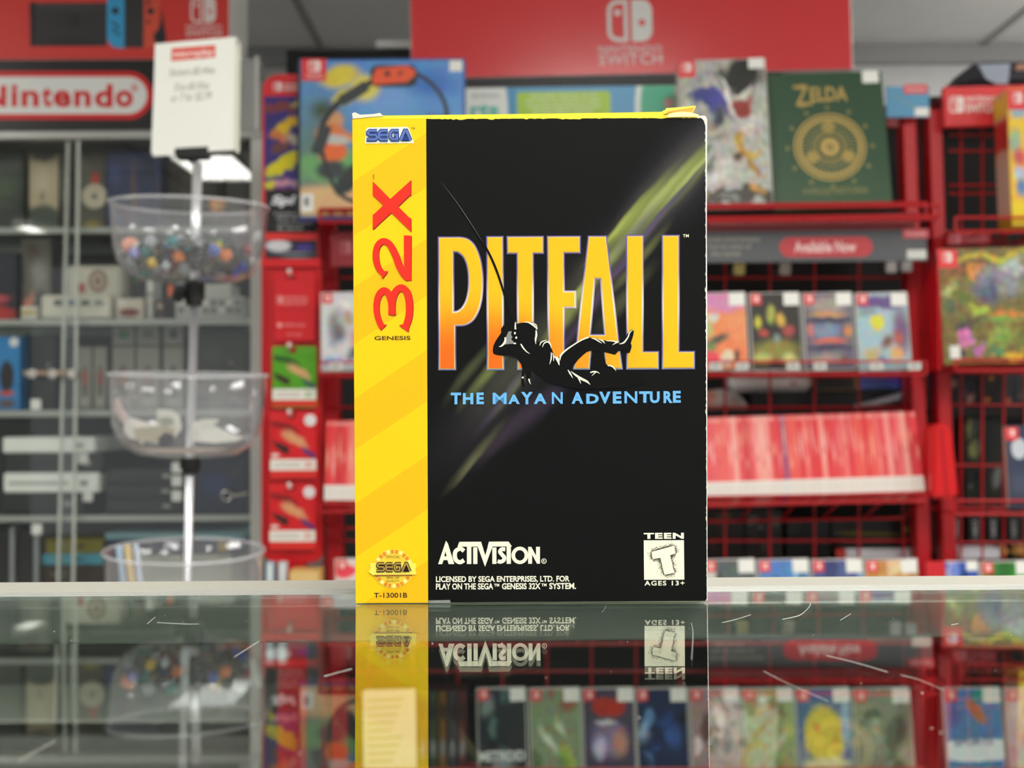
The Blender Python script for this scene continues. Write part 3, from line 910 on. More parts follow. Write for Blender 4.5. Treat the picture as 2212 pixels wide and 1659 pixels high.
cpart('base', mat('#8d8d88', .5), (XL, XR, CY + .01, CB, .0, Z(1600, CY)), bev=.003)
cpart('base_rail', mat('#d0d0ca', .4), (XL, XR, CY - .002, CB, Z(1566, CY), zdeck), bev=.002)
cpart('side_pane', glass('pane_glass', '#f4f8f5'), (XR - .012, XR - .007, CY + .03, CB - .03, zdeck, Z(300, CY)))
SHZ = [Z(492, CY + .03), Z(690, CY + .03), Z(886, CY + .03), Z(1113, CY + .03), Z(1345, CY + .03)]
SHG = glass('cab_shelf', '#eff5f1', haze=.05, hazecol='#c9d2cc')
for i, z in enumerate(SHZ):
    sh_ = cpart('glass_shelf', SHG, (XL + .032, XP - .002, CY + .03, CB - .002, z - .007, z))
    sh_['label'] = 'clear glass shelf'
    cpart('shelf_edge', mat('#a7aaa4', .4, noise=.03), (XL + .032, XP - .002, CY + .022, CY + .0295, z - .016, z - .001), sh_)
    cpart('shelf_edge', mat('#8a8f88', .5, noise=.03), (XL + .032, XP - .002, CB - .014, CB - .003, z - .02, z - .0075), sh_)
# sliding doors: two panes that overlap near their meeting edges
PANE = glass('door_glass', '#fcfdfc')
for nm, x0, x1, y, px0, px1 in (('sliding_door', XL + .032, X(157, CY), CY + .012, 143, 122), ('sliding_door', X(130, CY), XP - .001, CY + .004, 168, 157)):
    d_ = cpart(nm, PANE, (x0, x1, y, y + .004, zdeck + .001, Z(302, CY)))
    bm = bmesh.new()
    a = P(px0, 302, CY); b = P(px1, 1240, CY)
    b = a + (b - a) * ((a.z - zdeck - .002) / (a.z - b.z))
    tube(bm, [(a.x - cx, y + .002 - CY, a.z - .001), (b.x - cx, y + .002 - CY, b.z)], .0045, 6)
    e_ = mesh_obj('door_edge', bm, mat('#c9cec4', .3, noise=.02), d_)
# header
hd = cpart('header_box', mat('#a5a5a2', .45, noise=.02), (XL, X(558, CY), CY + .002, CB, Z(283.5, CY), ztop), bev=.002)
cpart('header_edge', mat('#d6d6d2', .35), (X(551, CY), X(559, CY), CY - .004, CY + .001, Z(283.5, CY), Z(124, CY)), hd)
cpart('header_panel', BLACK, (XL + .01, X(517, CY), CY - .003, CY + .0015, Z(281, CY), Z(131, CY)), hd)
def cf(px, py):
    p = P(px, py, CY)
    return (p.x - cx, p.z)
bm = flat(bmesh.new(), [rrect(-560, 155, 331, 259, 52, n=10)], cf, -.0042)
lg = mesh_obj('sign_border', bm, mat('#d8161e', .35, noise=.01), cab)
lg.parent = hd
bm = flat(bmesh.new(), [rrect(-548, 167, 319, 247, 40, n=10)], cf, -.0050)
mesh_obj('sign_field', bm, mat('#e9eae6', .35, noise=.01), hd)
bm = bmesh.new()
for s, a, b, y0, y1 in (('N', -42, 16, 186, 232), ('i', 26, 40, 184, 232), ('n', 48, 86, 197, 232), ('t', 92, 114, 188, 232), ('e', 117, 155, 196, 233), ('n', 162, 198, 197, 232),
                        ('d', 206, 245, 183, 233), ('o', 251, 289, 196, 233), ('R', 289, 296, 186, 196)):
    text_loops(bm, s, cf, a, y0, b, y1, -.0056, bold=.035)
flat(bm, [ellipse(292.5, 191, 7.5), ellipse(292.5, 191, 6)], cf, -.0056)
mesh_obj('sign_lettering', bm, mat('#d8161e', .35, noise=.01), hd)
bm = bmesh.new()
tube(bm, [(XR - .035 - cx, .1, ztop - .002), (XR + .012 - cx, .02, Z(165, CY))], .004, 6)
mesh_obj('stay_rod', bm, LGREY, hd)
bm = nbox(X(55, CY) - cx, X(160, CY) - cx, -.012, -.0045, Z(812, CY), Z(801, CY))
lock = mesh_obj('lock_bar', bm, mat('#b09a86', .3, metal=.6), cab)
for pxx in (72, 116, 158):
    p = P(pxx, 807, CY - .012)
    mesh_obj('lock_cylinder', tube(bmesh.new(), [(p.x - cx, -.02, p.z), (p.x - cx, -.012, p.z)], .012, 14), mat('#d8d2c8', .25, metal=.7), lock)

# ---- goods on the cabinet shelves
def on_shelf(name, label, cat, x0, y0, x1, k, Y, d, bodym, artm=None, group=None, ybot=None, extra=None, bev=.002, front='printed_front'):
    """a box standing on cabinet shelf k (k None: the deck) with pixel left, top, right"""
    z = SHZ[k] if k is not None else zdeck
    kk = Y / FPX
    xa, xb = P(x0, y0, Y).x, P(x1, y0, Y).x
    zt_ = P(x0, y0, Y).z
    zt_ = min(zt_, Z(302, CY) - .006)
    t = thing(name, label, cat, ((xa + xb) / 2, Y, z + .0005), group=group)
    w = xb - xa; h = zt_ - z - .0005
    mesh_obj('carton' if artm else 'body', nbox(-w / 2, w / 2, 0, d, 0, h, bev=bev), bodym, t)
    fn = lambda px, py: (P(px, py, Y).x - t.location.x, P(px, py, Y).z - t.location.z)
    if artm:
        mesh_obj(front, nbox(-w / 2 + .002, w / 2 - .002, -.0012, -.0004, .002, h - .002), artm, t)
    return t, fn, w, h

def sub(t, name, fn, x0, y0, x1, y1, m, y0_=-.004, y1_=-.0013, parent=None, bev=0.):
    a = fn(x0, y0); b = fn(x1, y1)
    return mesh_obj(name, nbox(a[0], b[0], y0_, y1_, b[1], a[1], bev=bev), m, parent or t)

t, fn, w, h = on_shelf('game_box', 'dim dark green box at the far left of the top cabinet shelf', 'game box', -60, 315, 50, 0, CY + .10, .12, mat('#26301f', .5),
                       art('deep_green', '#1a2415', [(.6, .5, .5, .3, 20, '#2f4a20', 1), (.2, .8, .3, .2, 0, '#10160d', 1)]))
t, fn, w, h = on_shelf('game_box', 'beige fronted box on the top cabinet shelf left of the sliding door edges', 'game box', 62, 312, 128, 0, CY + .12, .1, mat('#45463c', .5),
                       art('beige_poster', '#c7b795', [(.5, .1, .9, .28, 0, '#3f4a3c', .3), (.5, .62, .34, .3, 0, '#d2c3a4', .8), (.45, .45, .2, .12, 10, '#8d8068', 1), (.5, .98, .7, .12, 0, '#3b3d36', .6)], distort=.03))
t, fn, w, h = on_shelf('game_box', 'grey box with pale disc and red patch on the top cabinet shelf', 'game box', 172, 318, 229, 0, CY + .12, .1, mat('#4a4a42', .5),
                       art('disc_box', '#565448', [(.62, .62, .22, .2, 0, '#c4321f', .6), (.5, .08, .5, .1, 0, '#9a8a2c', .8), (.2, .85, .3, .2, 0, '#6a675c', 1)], distort=.03))
bm = bmesh.new(); c_ = fn(206, 425)
lathe(bm, [(0, 0), (.030, .001), (.034, .005), (.030, .008), (.006, .005), (0, .004)], 24)
bmesh.ops.transform(bm, matrix=Matrix.Translation((c_[0], -.0012, c_[1])) @ Matrix.Rotation(math.pi / 2, 4, 'X'), verts=bm.verts)
dk = mesh_obj('disc', bm, mat('#cfc6ac', .4), t)
bm = bmesh.new(); lathe(bm, [(0, .009), (.006, .009), (.006, .004)], 12)
bmesh.ops.transform(bm, matrix=Matrix.Translation((c_[0], -.0012, c_[1])) @ Matrix.Rotation(math.pi / 2, 4, 'X'), verts=bm.verts)
mesh_obj('hub', bm, mat('#57524a', .4), dk)
t, fn, w, h = on_shelf('game_box', 'wide navy blue box with brown strip on the top cabinet shelf', 'game box', 230, 308, 348, 0, CY + .1, .12, mat('#22305a', .45),
                       art('navy_box', '#27345f', [(.5, .5, .05, .5, 0, '#6b5340', .5), (.15, .7, .2, .25, 30, '#3a4a80', .8), (.78, .62, .2, .4, 0, '#10172c', .7), (.78, .4, .12, .5, 4, '#14305c', .6), (.1, .25, .2, .2, 0, '#4a568c', .9)]))
t, fn, w, h = on_shelf('game_box', 'black box behind the chrome pole on the top cabinet shelf', 'game box', 360, 330, 466, 0, CY + .14, .1, mat('#191813', .5),
                       art('black_box', '#1d1b14', [(.4, .5, .2, .4, 0, '#3a3220', .8), (.8, .3, .1, .2, 0, '#4b4436', .8)]))
t, fn, w, h = on_shelf('game_box', 'plain charcoal box at the right end of the top cabinet shelf', 'game box', 490, 356, 532, 0, CY + .12, .12, mat('#211f1b', .6),
                       art('char_box', '#2a2722', [(.5, .2, .5, .25, 0, '#3a352c', .8)]))
# bright ball
bm = bmesh.new()
bmesh.ops.create_uvsphere(bm, u_segments=20, v_segments=12, radius=.021)
o = mesh_obj('toy_ball', bm, art('ball', '#ff9a2a', [(.5, .85, .5, .3, 0, '#e03a12', .8), (.55, .35, .3, .25, 0, '#ffe08a', .9)], distort=.05), None, P(470, 430, CY + .07), smooth=True)
zb = Z(455, CY + .1)
o.location.z = SHZ[0] + .0215 + (.041)
tag(o, 'orange and yellow toy ball on a small black stand on the top cabinet shelf', 'toy')
bm = bmesh.new(); lathe(bm, [(0, 0), (.018, 0), (.018, .006), (.006, .012), (.006, .034), (.012, .0405), (0, .0405)], 16)
o2 = mesh_obj('toy_stand', bm, BLACK, None, (o.location.x, o.location.y, SHZ[0] + .0005))
tag(o2, 'small black pedestal under the orange toy ball', 'stand')
# second shelf
t, fn, w, h = on_shelf('toy_box', 'navy box with red lower edge at the left end of the second cabinet shelf', 'toy box', -70, 545, 38, 1, CY + .1, .12, mat('#1b1c2a', .5),
                       art('navy_red', '#22222e', [(.6, .1, .6, .16, 0, '#c0302c', .6), (.6, .3, .4, .1, 8, '#d0505a', .8), (.5, .8, .4, .2, 0, '#2c2c40', .8)]))
t, fn, w, h = on_shelf('toy_box', 'grey speckled box with pinkish corner on the second cabinet shelf', 'toy box', 46, 515, 112, 1, CY + .12, .1, mat('#44433c', .6),
                       art('grey_speckle', '#6a665a', [(.2, .2, .3, .14, 20, '#d98a72', .8), (.6, .6, .4, .4, 0, '#8a8780', .9), (.4, .85, .4, .2, 0, '#5a4640', .9), (.7, .25, .3, .2, 0, '#3e3c3a', .9)], distort=.15, grain=.3))
t, fn, w, h = on_shelf('game_console', 'cream game console with a round brown disc emblem on the second cabinet shelf', 'game console', 143, 573, 262, 1, CY + .1, .16, mat('#cfcab8', .45, noise=.03), bev=.008)
bm = bmesh.new(); c_ = fn(212, 607)
flat(bm, [ellipse(c_[0], c_[1], .025, .03)], ident, -.0012)
em = mesh_obj('emblem', bm, mat('#8a6a58', .5), t)
bm = flat(bmesh.new(), [ellipse(c_[0], c_[1], .018, .022), ellipse(c_[0], c_[1], .008, .010)], ident, -.0018)
mesh_obj('emblem_ring', bm, mat('#b9a690', .5), em)
sub(t, 'red_patch', fn, 168, 612, 184, 632, mat('#b5574a', .5))
sub(t, 'drive_slot', fn, 150, 646, 255, 652, mat('#8d8a7d', .5))
t, fn, w, h = on_shelf('game_console', 'low cream console with dark slots lying in front of the cream disc console', 'game console', 88, 637, 240, 1, CY + .04, .055, mat('#d6d3c2', .45), bev=.006)
for i, a in enumerate((118, 148, 176, 205)):
    sub(t, 'slot', fn, a, 648, a + 18, 660, mat(('#55584e', '#6b7a86', '#5c6a58', '#8b8f86')[i], .5))
t, fn, w, h = on_shelf('cassette', 'small white cartridge with a yellow line on the second cabinet shelf near the front', 'cartridge', 45, 662, 80, 1, CY + .035, .02, mat('#d8d5ca', .5), bev=.002)
sub(t, 'yellow_line', fn, 47, 672, 78, 678, mat('#c8b23a', .5))
t, fn, w, h = on_shelf('game_box', 'dark box with green and red labels right of the cream disc console', 'game box', 284, 572, 314, 1, CY + .16, .12, mat('#24241f', .5),
                       art('dark_labels', '#2a2a24', [(.25, .75, .16, .12, 0, '#4a7a3a', .5), (.65, .78, .2, .1, 0, '#8a3a34', .5), (.5, .25, .5, .12, 0, '#55544a', .7)]))
t, fn, w, h = on_shelf('game_console', 'upright white console with grey waist beside the dark labelled box', 'game console', 316, 603, 331, 1, CY + .06, .08, mat('#d9d9d2', .4), bev=.004)
sub(t, 'waist', fn, 315, 632, 330, 640, mat('#8d8f8c', .4))
t, fn, w, h = on_shelf('game_box', 'flat beige and maroon box on the second cabinet shelf', 'game box', 250, 644, 311, 1, CY + .045, .06, mat('#b0a695', .5),
                       art('maroon_flat', '#c9c2b0', [(.5, .3, .5, .28, 0, '#7a2f2c', .4), (.2, .8, .2, .2, 0, '#d8d5ca', .5)]))
t, fn, w, h = on_shelf('game_box', 'flat dark brown box right of the beige and maroon box', 'game box', 333, 648, 358, 1, CY + .045, .06, mat('#4a2f26', .5), art('brown_flat', '#3c2a22', [(.5, .7, .4, .2, 0, '#b8a890', .6)]))
t, fn, w, h = on_shelf('toy_figure', 'orange and black upright toy beside the black pole clamp', 'toy', 362, 615, 376, 1, CY + .06, .02, mat('#2a2520', .5), bev=.003)
sub(t, 'orange_half', fn, 363, 616, 375, 640, mat('#d9622c', .5))
t, fn, w, h = on_shelf('cartridge_rack', 'pale grey rack of numbered buttons at right of the second cabinet shelf', 'rack', 378, 640, 528, 1, CY + .05, .08, mat('#b9b9b2', .5), bev=.004)
for r_ in range(2):
    for c in range(8):
        a = 386 + c * 17.5
        if 400 < a < 424: continue
        sub(t, 'button', fn, a, 648 + r_ * 17, a + 11, 659 + r_ * 17, mat('#75766f' if (c + r_) % 3 else '#dcdcd6', .5))
t, fn, w, h = on_shelf('game_box', 'long white box behind the pale button rack', 'game box', 425, 612, 500, 1, CY + .15, .1, mat('#cfcfc8', .5), art('long_white', '#d5d4cb', [(.5, .5, .3, .12, 0, '#8f8d84', .6)]))
# third shelf
t, fn, w, h = on_shelf('hanging_pack', 'blue blister pack with dark round window at the left end of third cabinet shelf', 'pack', -20, 727, 45, 2, CY + .06, .05, mat('#2a78b8', .4),
                       art('blue_pack', '#2f86c8', [(.55, .45, .3, .26, 0, '#2b2426', .3), (.55, .22, .4, .05, 0, '#c8502c', .6), (.55, .08, .5, .09, 0, '#6a4a30', .8), (.8, .93, .2, .08, 0, '#e8e8e6', .4)], distort=.03))
def tag_item(px, py, k, label, Yv=None, s=11):
    """little white price tag leaning on a shelf front or a console face"""
    Yt = Yv or CY + .03
    p = P(px, py, Yt)
    bm = slab(bmesh.new(), rrect(-s, -s * 1.05, s, s * 1.05, s * .3), lambda a, b: (a * CY / FPX, b * CY / FPX), -.002, 0)
    o = mesh_obj('price_tag', bm, mat('#e9e9e4', .5), None, p)
    tag(o, label, 'price tag', 'round edged white price tags in the cabinet')
    return o
o = tag_item(78, 857, 2, 'small white price tag standing on third cabinet shelf beside the blue pack'); o.location.z = SHZ[2] + .001 + 11 * 1.05 * CY / FPX
BX = [(168, 200, 748, 'small boxed cartridge with a red strip, leftmost on the third shelf', '#b05848'), (202, 232, 748, 'small boxed cartridge with red arch, second from left on third shelf', '#a04a40'),
      (242, 292, 748, 'boxed cartridge with orange arch in the lower row of the third shelf', '#b85a38'), (294, 346, 748, 'boxed cartridge with pinkish band in the lower row of the third shelf', '#9a7068'),
      (352, 398, 748, 'boxed cartridge with grey arch in the lower row beside the pole', '#5c5a55')]
low = {}
for (a, b, y, lab, colr) in BX:
    t, fn, w, h = on_shelf('boxed_cartridge', lab, 'cartridge', a, y, b, 2, CY + .12, .03, mat('#5f5e56', .5),
                           art('cart' + str(a), '#8f8d82', [(.5, .45, .3, .3, 0, '#6a665e', .3), (.5, .5, .22, .18, 0, colr, .5), (.5, .12, .4, .08, 0, '#a8a69c', .5)], distort=.03), group='boxed cartridges on the third cabinet shelf')
    low[a] = t
for (a, b, lab, colr) in ((242, 292, 'boxed cartridge with green label stacked on the orange arch one', '#3f7a44'), (294, 346, 'plain boxed cartridge stacked on the pinkish band one', '#77756c'), (352, 398, 'plain dark boxed cartridge stacked at the top beside the pole', '#4c4b46')):
    Yv = CY + .12
    zt_ = Z(748, Yv) + .0005
    xa, xb = P(a, 720, Yv).x, P(b, 720, Yv).x
    t = thing('boxed_cartridge', lab, 'cartridge', ((xa + xb) / 2, Yv, zt_), group='boxed cartridges on the third cabinet shelf')
    w = xb - xa; h = Z(703, Yv) - zt_
    mesh_obj('carton', nbox(-w / 2, w / 2, 0, .03, 0, h, bev=.002), mat('#5f5e56', .5), t)
    mesh_obj('printed_front', nbox(-w / 2 + .002, w / 2 - .002, -.0012, -.0004, .002, h - .002),
             art('cartt' + str(a), '#94928a', [(.5, .55, .3, .3, 0, colr, .4)], distort=.03), t)
t, fn, w, h = on_shelf('game_box', 'wide dark olive box at the right of the third cabinet shelf', 'game box', 408, 715, 530, 2, CY + .1, .15, mat('#2f3028', .6), art('olive', '#34352c', [(.4, .7, .3, .2, 0, '#40413a', 1), (.75, .6, .06, .05, 0, '#7d6a58', 1)]))
t, fn, w, h = on_shelf('game_box', 'black box with pale dots between blue pack and door edges', 'game box', 52, 722, 120, 2, CY + .12, .1, mat('#22231f', .6), art('blackdot', '#252622', [(.8, .6, .08, .06, 0, '#8a8b84', .8), (.5, .2, .3, .1, 0, '#33342f', 1)]))
# fourth shelf: consoles
def console(label, x0, y0, x1, y1, zb, Y, d, m, slot=None, bev=.004):
    xa, xb = P(x0, y0, Y).x, P(x1, y0, Y).x
    h = (y1 - y0) * Y / FPX
    t = thing('game_console', label, 'game console', ((xa + xb) / 2, Y, zb), group='consoles stacked on the fourth cabinet shelf')
    w = xb - xa
    mesh_obj('body', nbox(-w / 2, w / 2, 0, d, 0, h, bev=bev), m, t)
    if slot:
        mesh_obj('disc_slot', nbox(-w / 2 + .015, w * .18, -.001, .0005, h * .42, h * .55), slot, t)
    bm = nbox(w / 2 - .05, w / 2 - .03, -.0015, .0005, h * .35, h * .6)
    mesh_obj('power_button', bm, mat('#8f938f', .4), t)
    return t, zb + h
z0 = SHZ[3] + .0005
kk = (CY + .06) / FPX
t, z1 = console('black console under the lower white console on fourth cabinet shelf', 8, 1062, 180, 1107, z0, CY + .06, .26, mat('#20211f', .5))
t, z2 = console('lower white console with a long disc slot in the left stack', 7, 1017, 215, 1060, z1 + .0005, CY + .06, .26, mat('#f4f7f1', .4), mat('#9aa09a', .4))
t, z3 = console('black console between the two white ones in the left stack', 15, 974, 222, 1016, z2 + .0005, CY + .06, .26, mat('#2a2c2b', .45), mat('#15201c', .4))
t, z4 = console('upper white console on top of the left stack', 5, 938, 205, 972, z3 + .0005, CY + .06, .26, mat('#f4f8f2', .4))
z = z0
for i, (a, b, lab) in enumerate(((232, 396, 'bottom black console of the middle stack on fourth cabinet shelf'), (232, 394, 'middle black console of the middle stack on fourth cabinet shelf'), (236, 396, 'top black console of the middle stack on fourth cabinet shelf'))):
    t, z = console(lab, a, 0, b, 32, z + .0005, CY + .06, .26, mat('#262625', .5))
t, fn, w, h = on_shelf('game_box', 'dark navy box at the right of the fourth cabinet shelf', 'game box', 420, 985, 532, 3, CY + .08, .2, mat('#12162a', .5), art('dknavy', '#131a30', [(.4, .5, .4, .3, 0, '#1b2a5a', .9), (.8, .7, .15, .15, 0, '#3a3030', 1)]))
for px, py, lab in ((180, 990, 'small white price tag on the black console between the white ones'), (190, 1072, 'small white price tag beside the lower white console'),
                    (382, 1010, 'topmost of three white price tags beside the pole'), (382, 1039, 'middle of three white price tags beside the pole'), (382, 1071, 'lowest of three white price tags beside the pole')):
    tag_item(px, py, 3, lab, CY + .058)
bm = bmesh.new()
a = P(500, 1071, CY - .01); b = P(536, 1066, CY - .003)
tube(bm, [a, b], .004, 8)
rg = [a + Vector((-.012 + .012 * math.cos(t_), 0, .012 * math.sin(t_))) for t_ in [i * math.pi / 8 for i in range(17)]]
tube(bm, rg, .0025, 6)
mesh_obj('pull_ring', bm, mat('#c9c9c4', .25, metal=.8), None).parent = None
o = bpy.data.objects['pull_ring']
mw = o.matrix_world.copy(); o.parent = cab; o.matrix_parent_inverse = Matrix.Translation((-cx, -CY, 0))
# fifth shelf
for lab, a, b, y0 in (('upright black console with silver edge, left of two on the fifth cabinet shelf', -30, 22, 1138), ('upright black console with silver edge, right of two on the fifth cabinet shelf', 38, 74, 1140)):
    t, fn, w, h = on_shelf('game_console', lab, 'game console', a, y0, b, 4, CY + .06, .2, mat('#1d1d1d', .4), group='upright consoles on the fifth cabinet shelf', bev=.004)
    mesh_obj('silver_edge', nbox(w / 2 + .0005, w / 2 + .012, -.004, .15, 0, h), mat('#a5a8aa', .3, metal=.4), t)
tg = tag_item(80, 1152, 4, 'small white price tag above the right upright console')
tg.location.z = SHZ[4] + .235
ST = [('olive yellow box topmost of the pile left of the lowest clear bowl', 98, 224, 1165, 1197, '#7d7420'), ('cyan box under the olive yellow box on the fifth shelf', 90, 224, 1198, 1222, '#4a9ab0'),
      ('dark brown box under the cyan box on the fifth shelf', 92, 224, 1223, 1262, '#3a2a22'), ('deep blue box at the bottom of the pile on the fifth shelf', 92, 224, 1263, 1340, '#22283a')]
z = SHZ[4]
for lab, a, b, y0, y1, c in ST[::-1]:
    Yv = CY + .07
    xa, xb = P(a, y0, Yv).x, P(b, y0, Yv).x
    hh = (y1 - y0) * Yv / FPX
    t = thing('game_box', lab, 'game box', ((xa + xb) / 2, Yv, z + .0005), group='boxes piled on the fifth cabinet shelf')
    w = xb - xa
    mesh_obj('carton', nbox(-w / 2, w / 2, 0, .2, 0, hh, bev=.002), mat(c, .5), t)
    mesh_obj('printed_edge', nbox(-w / 2 + .004, w * .3, -.001, -.0003, hh * .2, hh * .8), art('edge' + str(y0), c, [(.3, .5, .25, .4, 0, '#8a8a80', .9, .6), (.75, .5, .15, .35, 0, '#2a2a2a', .8)]), t)
    z += hh + .0005
ST = [('pale blue console box on top of the pile behind the lowest clear bowl', 226, 530, 1152, 1166, '#7fa6ae'), ('navy console box with white lettering behind the lowest clear bowl', 226, 530, 1167, 1200, '#232a4a'),
      ('tall off white box under the navy console box behind the lowest clear bowl', 290, 500, 1201, 1345, '#a8a99a')]
z = SHZ[4]
for lab, a, b, y0, y1, c in ST[::-1]:
    Yv = CY + .06
    xa, xb = P(a, y0, Yv).x, P(b, y0, Yv).x
    hh = (y1 - y0) * Yv / FPX
    if y0 == 1201: hh = P(0, 1201, Yv).z - z
    t = thing('game_box', lab, 'game box', ((xa + xb) / 2, Yv, z + .0005), group='console boxes piled on the fifth cabinet shelf')
    w = xb - xa
    mesh_obj('carton', nbox(-w / 2, w / 2, 0, .22, 0, hh, bev=.002), mat(c, .5), t)
    if y0 == 1167:
        f2 = lambda px, py, xx=t.location.x, zz=t.location.z: (P(px, py, Yv).x - xx, (1200 - py) * Yv / FPX)
        mesh_obj('lettering', text_loops(bmesh.new(), 'PS5', f2, 356, 1172, 392, 1190, -.0008, bold=.02), mat('#dfe2ea', .5), t)
        mesh_obj('yellow_patch', nbox(w / 2 - .07, w / 2 - .045, -.001, -.0003, hh * .2, hh * .85), mat('#a08a30', .5), t)
    else:
        mesh_obj('printed_edge', nbox(-w / 2 + .004, w * .4, -.001, -.0003, hh * .3, hh * .8), art('pe' + str(y0), c, [(.5, .5, .5, .3, 0, '#c8ccc4', .9, .7)]), t)
    z += hh + .0005

# ---- big red console box lying on top of the cabinet
sb = PB('console_box', 'big red console carton with printed dark dock lying on top of the cabinet', 'carton', -330, -120, 497, 128, CY + .012, .22)
sb.root.location.z = ztop + .0008
mesh_obj('carton', nbox(-sb.w / 2, sb.w / 2, 0, sb.d, 0, sb.h, bev=.002), mat('#eceae6', .5), sb.root)
sb.front(mat('#e03a34', .4, noise=.02))
sb.mark('printed_dock', [[rrect(65, 3, 232, 98, 3)]], art('dock', '#3c3a3c', [(.5, .0, .8, .3, 0, '#2c2b2e', .9), (.5, .95, .8, .25, 0, '#474548', .9)], distort=0), y=-.0012)
sb.mark('printed_dock_side', [[[(63, 4), (76, -1), (76, 97), (67, 97)]]], mat('#1c1b1d', .4), y=-.0015)
sb.mark('dock_mark', switch_logo(142, 26, 172, 58), mat('#2a282a', .4), y=-.0018)
sb.mark('printed_blue_grip', [[rrect(232, -25, 271, 103, (0, 0, 26, 26))]], mat('#3aa6dc', .4), y=-.0012)
sb.mark('printed_screen', [[[(270, -20), (312, -20), (312, 102), (270, 102)]]], mat('#343336', .4), y=-.0012)
sb.mark('printed_red_grip', [[rrect(312, -25, 348, 103, (26, 26, 0, 0))]], mat('#e4553e', .4), y=-.0012)
sb.mark('printed_controller', [[[(348, 10), (356, 45), (362, 85), (352, 97), (338, 95), (333, 75), (345, 60), (349, 40)]]], mat('#252327', .4), y=-.0015)
for e_ in (ellipse(250, 21, 8), ellipse(327, 22, 8), ellipse(247, 48, 4), ellipse(256, 56, 4), ellipse(248, 64, 4), ellipse(257, 72, 4), ellipse(322, 3, 5), ellipse(322, 45, 4)):
    sb.mark('grip_button', [[e_]], mat('#2a2d33', .4), y=-.0018)
sb.mark('console_mark', switch_logo(414, -8, 469, 48), mat('#f4e4e0', .4), y=-.0012)
sb.text('brand_lettering', [('NINTENDO', 404, 52, 482, 60), ('SWITCH', 404, 63, 482, 78)], mat('#f4e4e0', .4), y=-.0012, bold=.012)

# ================================================================ tiered bowl stand
SY = 1.94
SK = SY / FPX
pb_ = P(405, 1250, SY)
stand = thing('bowl_stand', 'chrome pole stand with three clear plastic bowls behind the counter', 'display stand', (P(400, 1400, SY).x, SY, 0))
so = stand.location
def pole_x(py):
    return 427 + (405 - 427) * (py - 340) / 890
def SP(px, py):
    p = P(px, py, SY)
    return Vector((p.x - so.x, 0, p.z))
ax = (SP(pole_x(340), 340) - SP(pole_x(1230), 1230)).normalized()
base_p = SP(pole_x(1230), 1230)
base_p = base_p - ax * ((base_p.z - .03) / ax.z)
CHROME = mat('#dcdce0', .3, metal=.75, noise=.0)
bm = tube(bmesh.new(), [base_p, SP(pole_x(640), 640)], .0066, 20)
mesh_obj('lower_pole', bm, CHROME, stand, smooth=True)
bm = tube(bmesh.new(), [SP(pole_x(650), 650), SP(pole_x(352), 352)], .0078, 20)
mesh_obj('upper_pole', bm, mat('#eaeaec', .28, metal=.6, noise=.0), stand, smooth=True)
bm = bmesh.new()
lathe(bm, [(0, 0), (.15, 0), (.155, .006), (.15, .014), (.03, .022), (.012, .034), (0, .034)], 40)
mesh_obj('base', bm, BLACK, stand, (base_p.x, 0, 0), smooth=True)
BOWL = glass('bowl_plastic', '#fcfcfd', haze=.05, hazecol='#f6f6f8', rough=.04)
RIM = glass('bowl_rim', '#f4f4f6', haze=.35, hazecol='#f8f8fa', rough=.1)  # extra whitish haze stands in for lamp highlights along the rim
def bowl(py_rim, py_bot, cxp):
    R = 168 * SK
    H = (py_bot - py_rim) * SK
    prof = [(.010, 0), (.05, .0005), (.078, .004), (.099, .016), (.112, .034), (.1175, .056), (.1205, .085), (.1225, H - .003), (.1245, H - .002), (.1248, H), (.1225, H + .0006)]
    inner = [(r - .0022, z + .0022) for r, z in prof[:-3]][::-1]
    sc = R / .1245
    P_ = [(r * sc, z) for r, z in prof] + [(r * sc, z) for r, z in inner]
    bm = lathe(bmesh.new(), P_, 64)
    c = SP(cxp, py_bot)
    bmesh.ops.recalc_face_normals(bm, faces=bm.faces)
    o = mesh_obj('bowl', bm, BOWL, stand, c, smooth=True)
    o.rotation_euler = (.055, math.atan2(ax.x, ax.z), 0)
    n_ = 64
    ring = [Vector(((R - .0005) * math.cos(2 * math.pi * i / n_), (R - .0005) * math.sin(2 * math.pi * i / n_), H + .002)) for i in range(n_ + 1)]
    mesh_obj('rim', tube(bmesh.new(), ring, .0024, 8), RIM, o, smooth=True)
    return o, c, H
bowls = [bowl(447, 612, 408), bowl(812, 986, 405), bowl(1192, 1358, 397)]
for i, (o, c, H) in enumerate(bowls):
    o['label'] = ('upper clear bowl holding dice', 'middle clear bowl holding sticker sheets', 'lowest clear bowl')[i]
CL = mat('#161616', .45)
for y0, y1, yk in ((613, 660, 640), (986, 1022, None), (1358, 1398, 1378)):
    a, b = SP(pole_x(y0), y0), SP(pole_x(y1), y1)
    cl = mesh_obj('clamp', tube(bmesh.new(), [b, b + (a - b) * .25, b + (a - b) * .26, a], [.013, .013, .0165, .0165], 16), CL, stand)
    if yk:
        k = SP(pole_x(yk) - 16, yk)
        bm = bmesh.new()
        tube(bm, [k + Vector((.006, -.004, 0)), k + Vector((-.006, -.012, 0))], .006, 8)
        tube(bm, [k + Vector((-.006, -.012, 0)), k + Vector((-.016, -.018, .001))], [.012, .009], 10)
        mesh_obj('knob', bm, CL, cl)
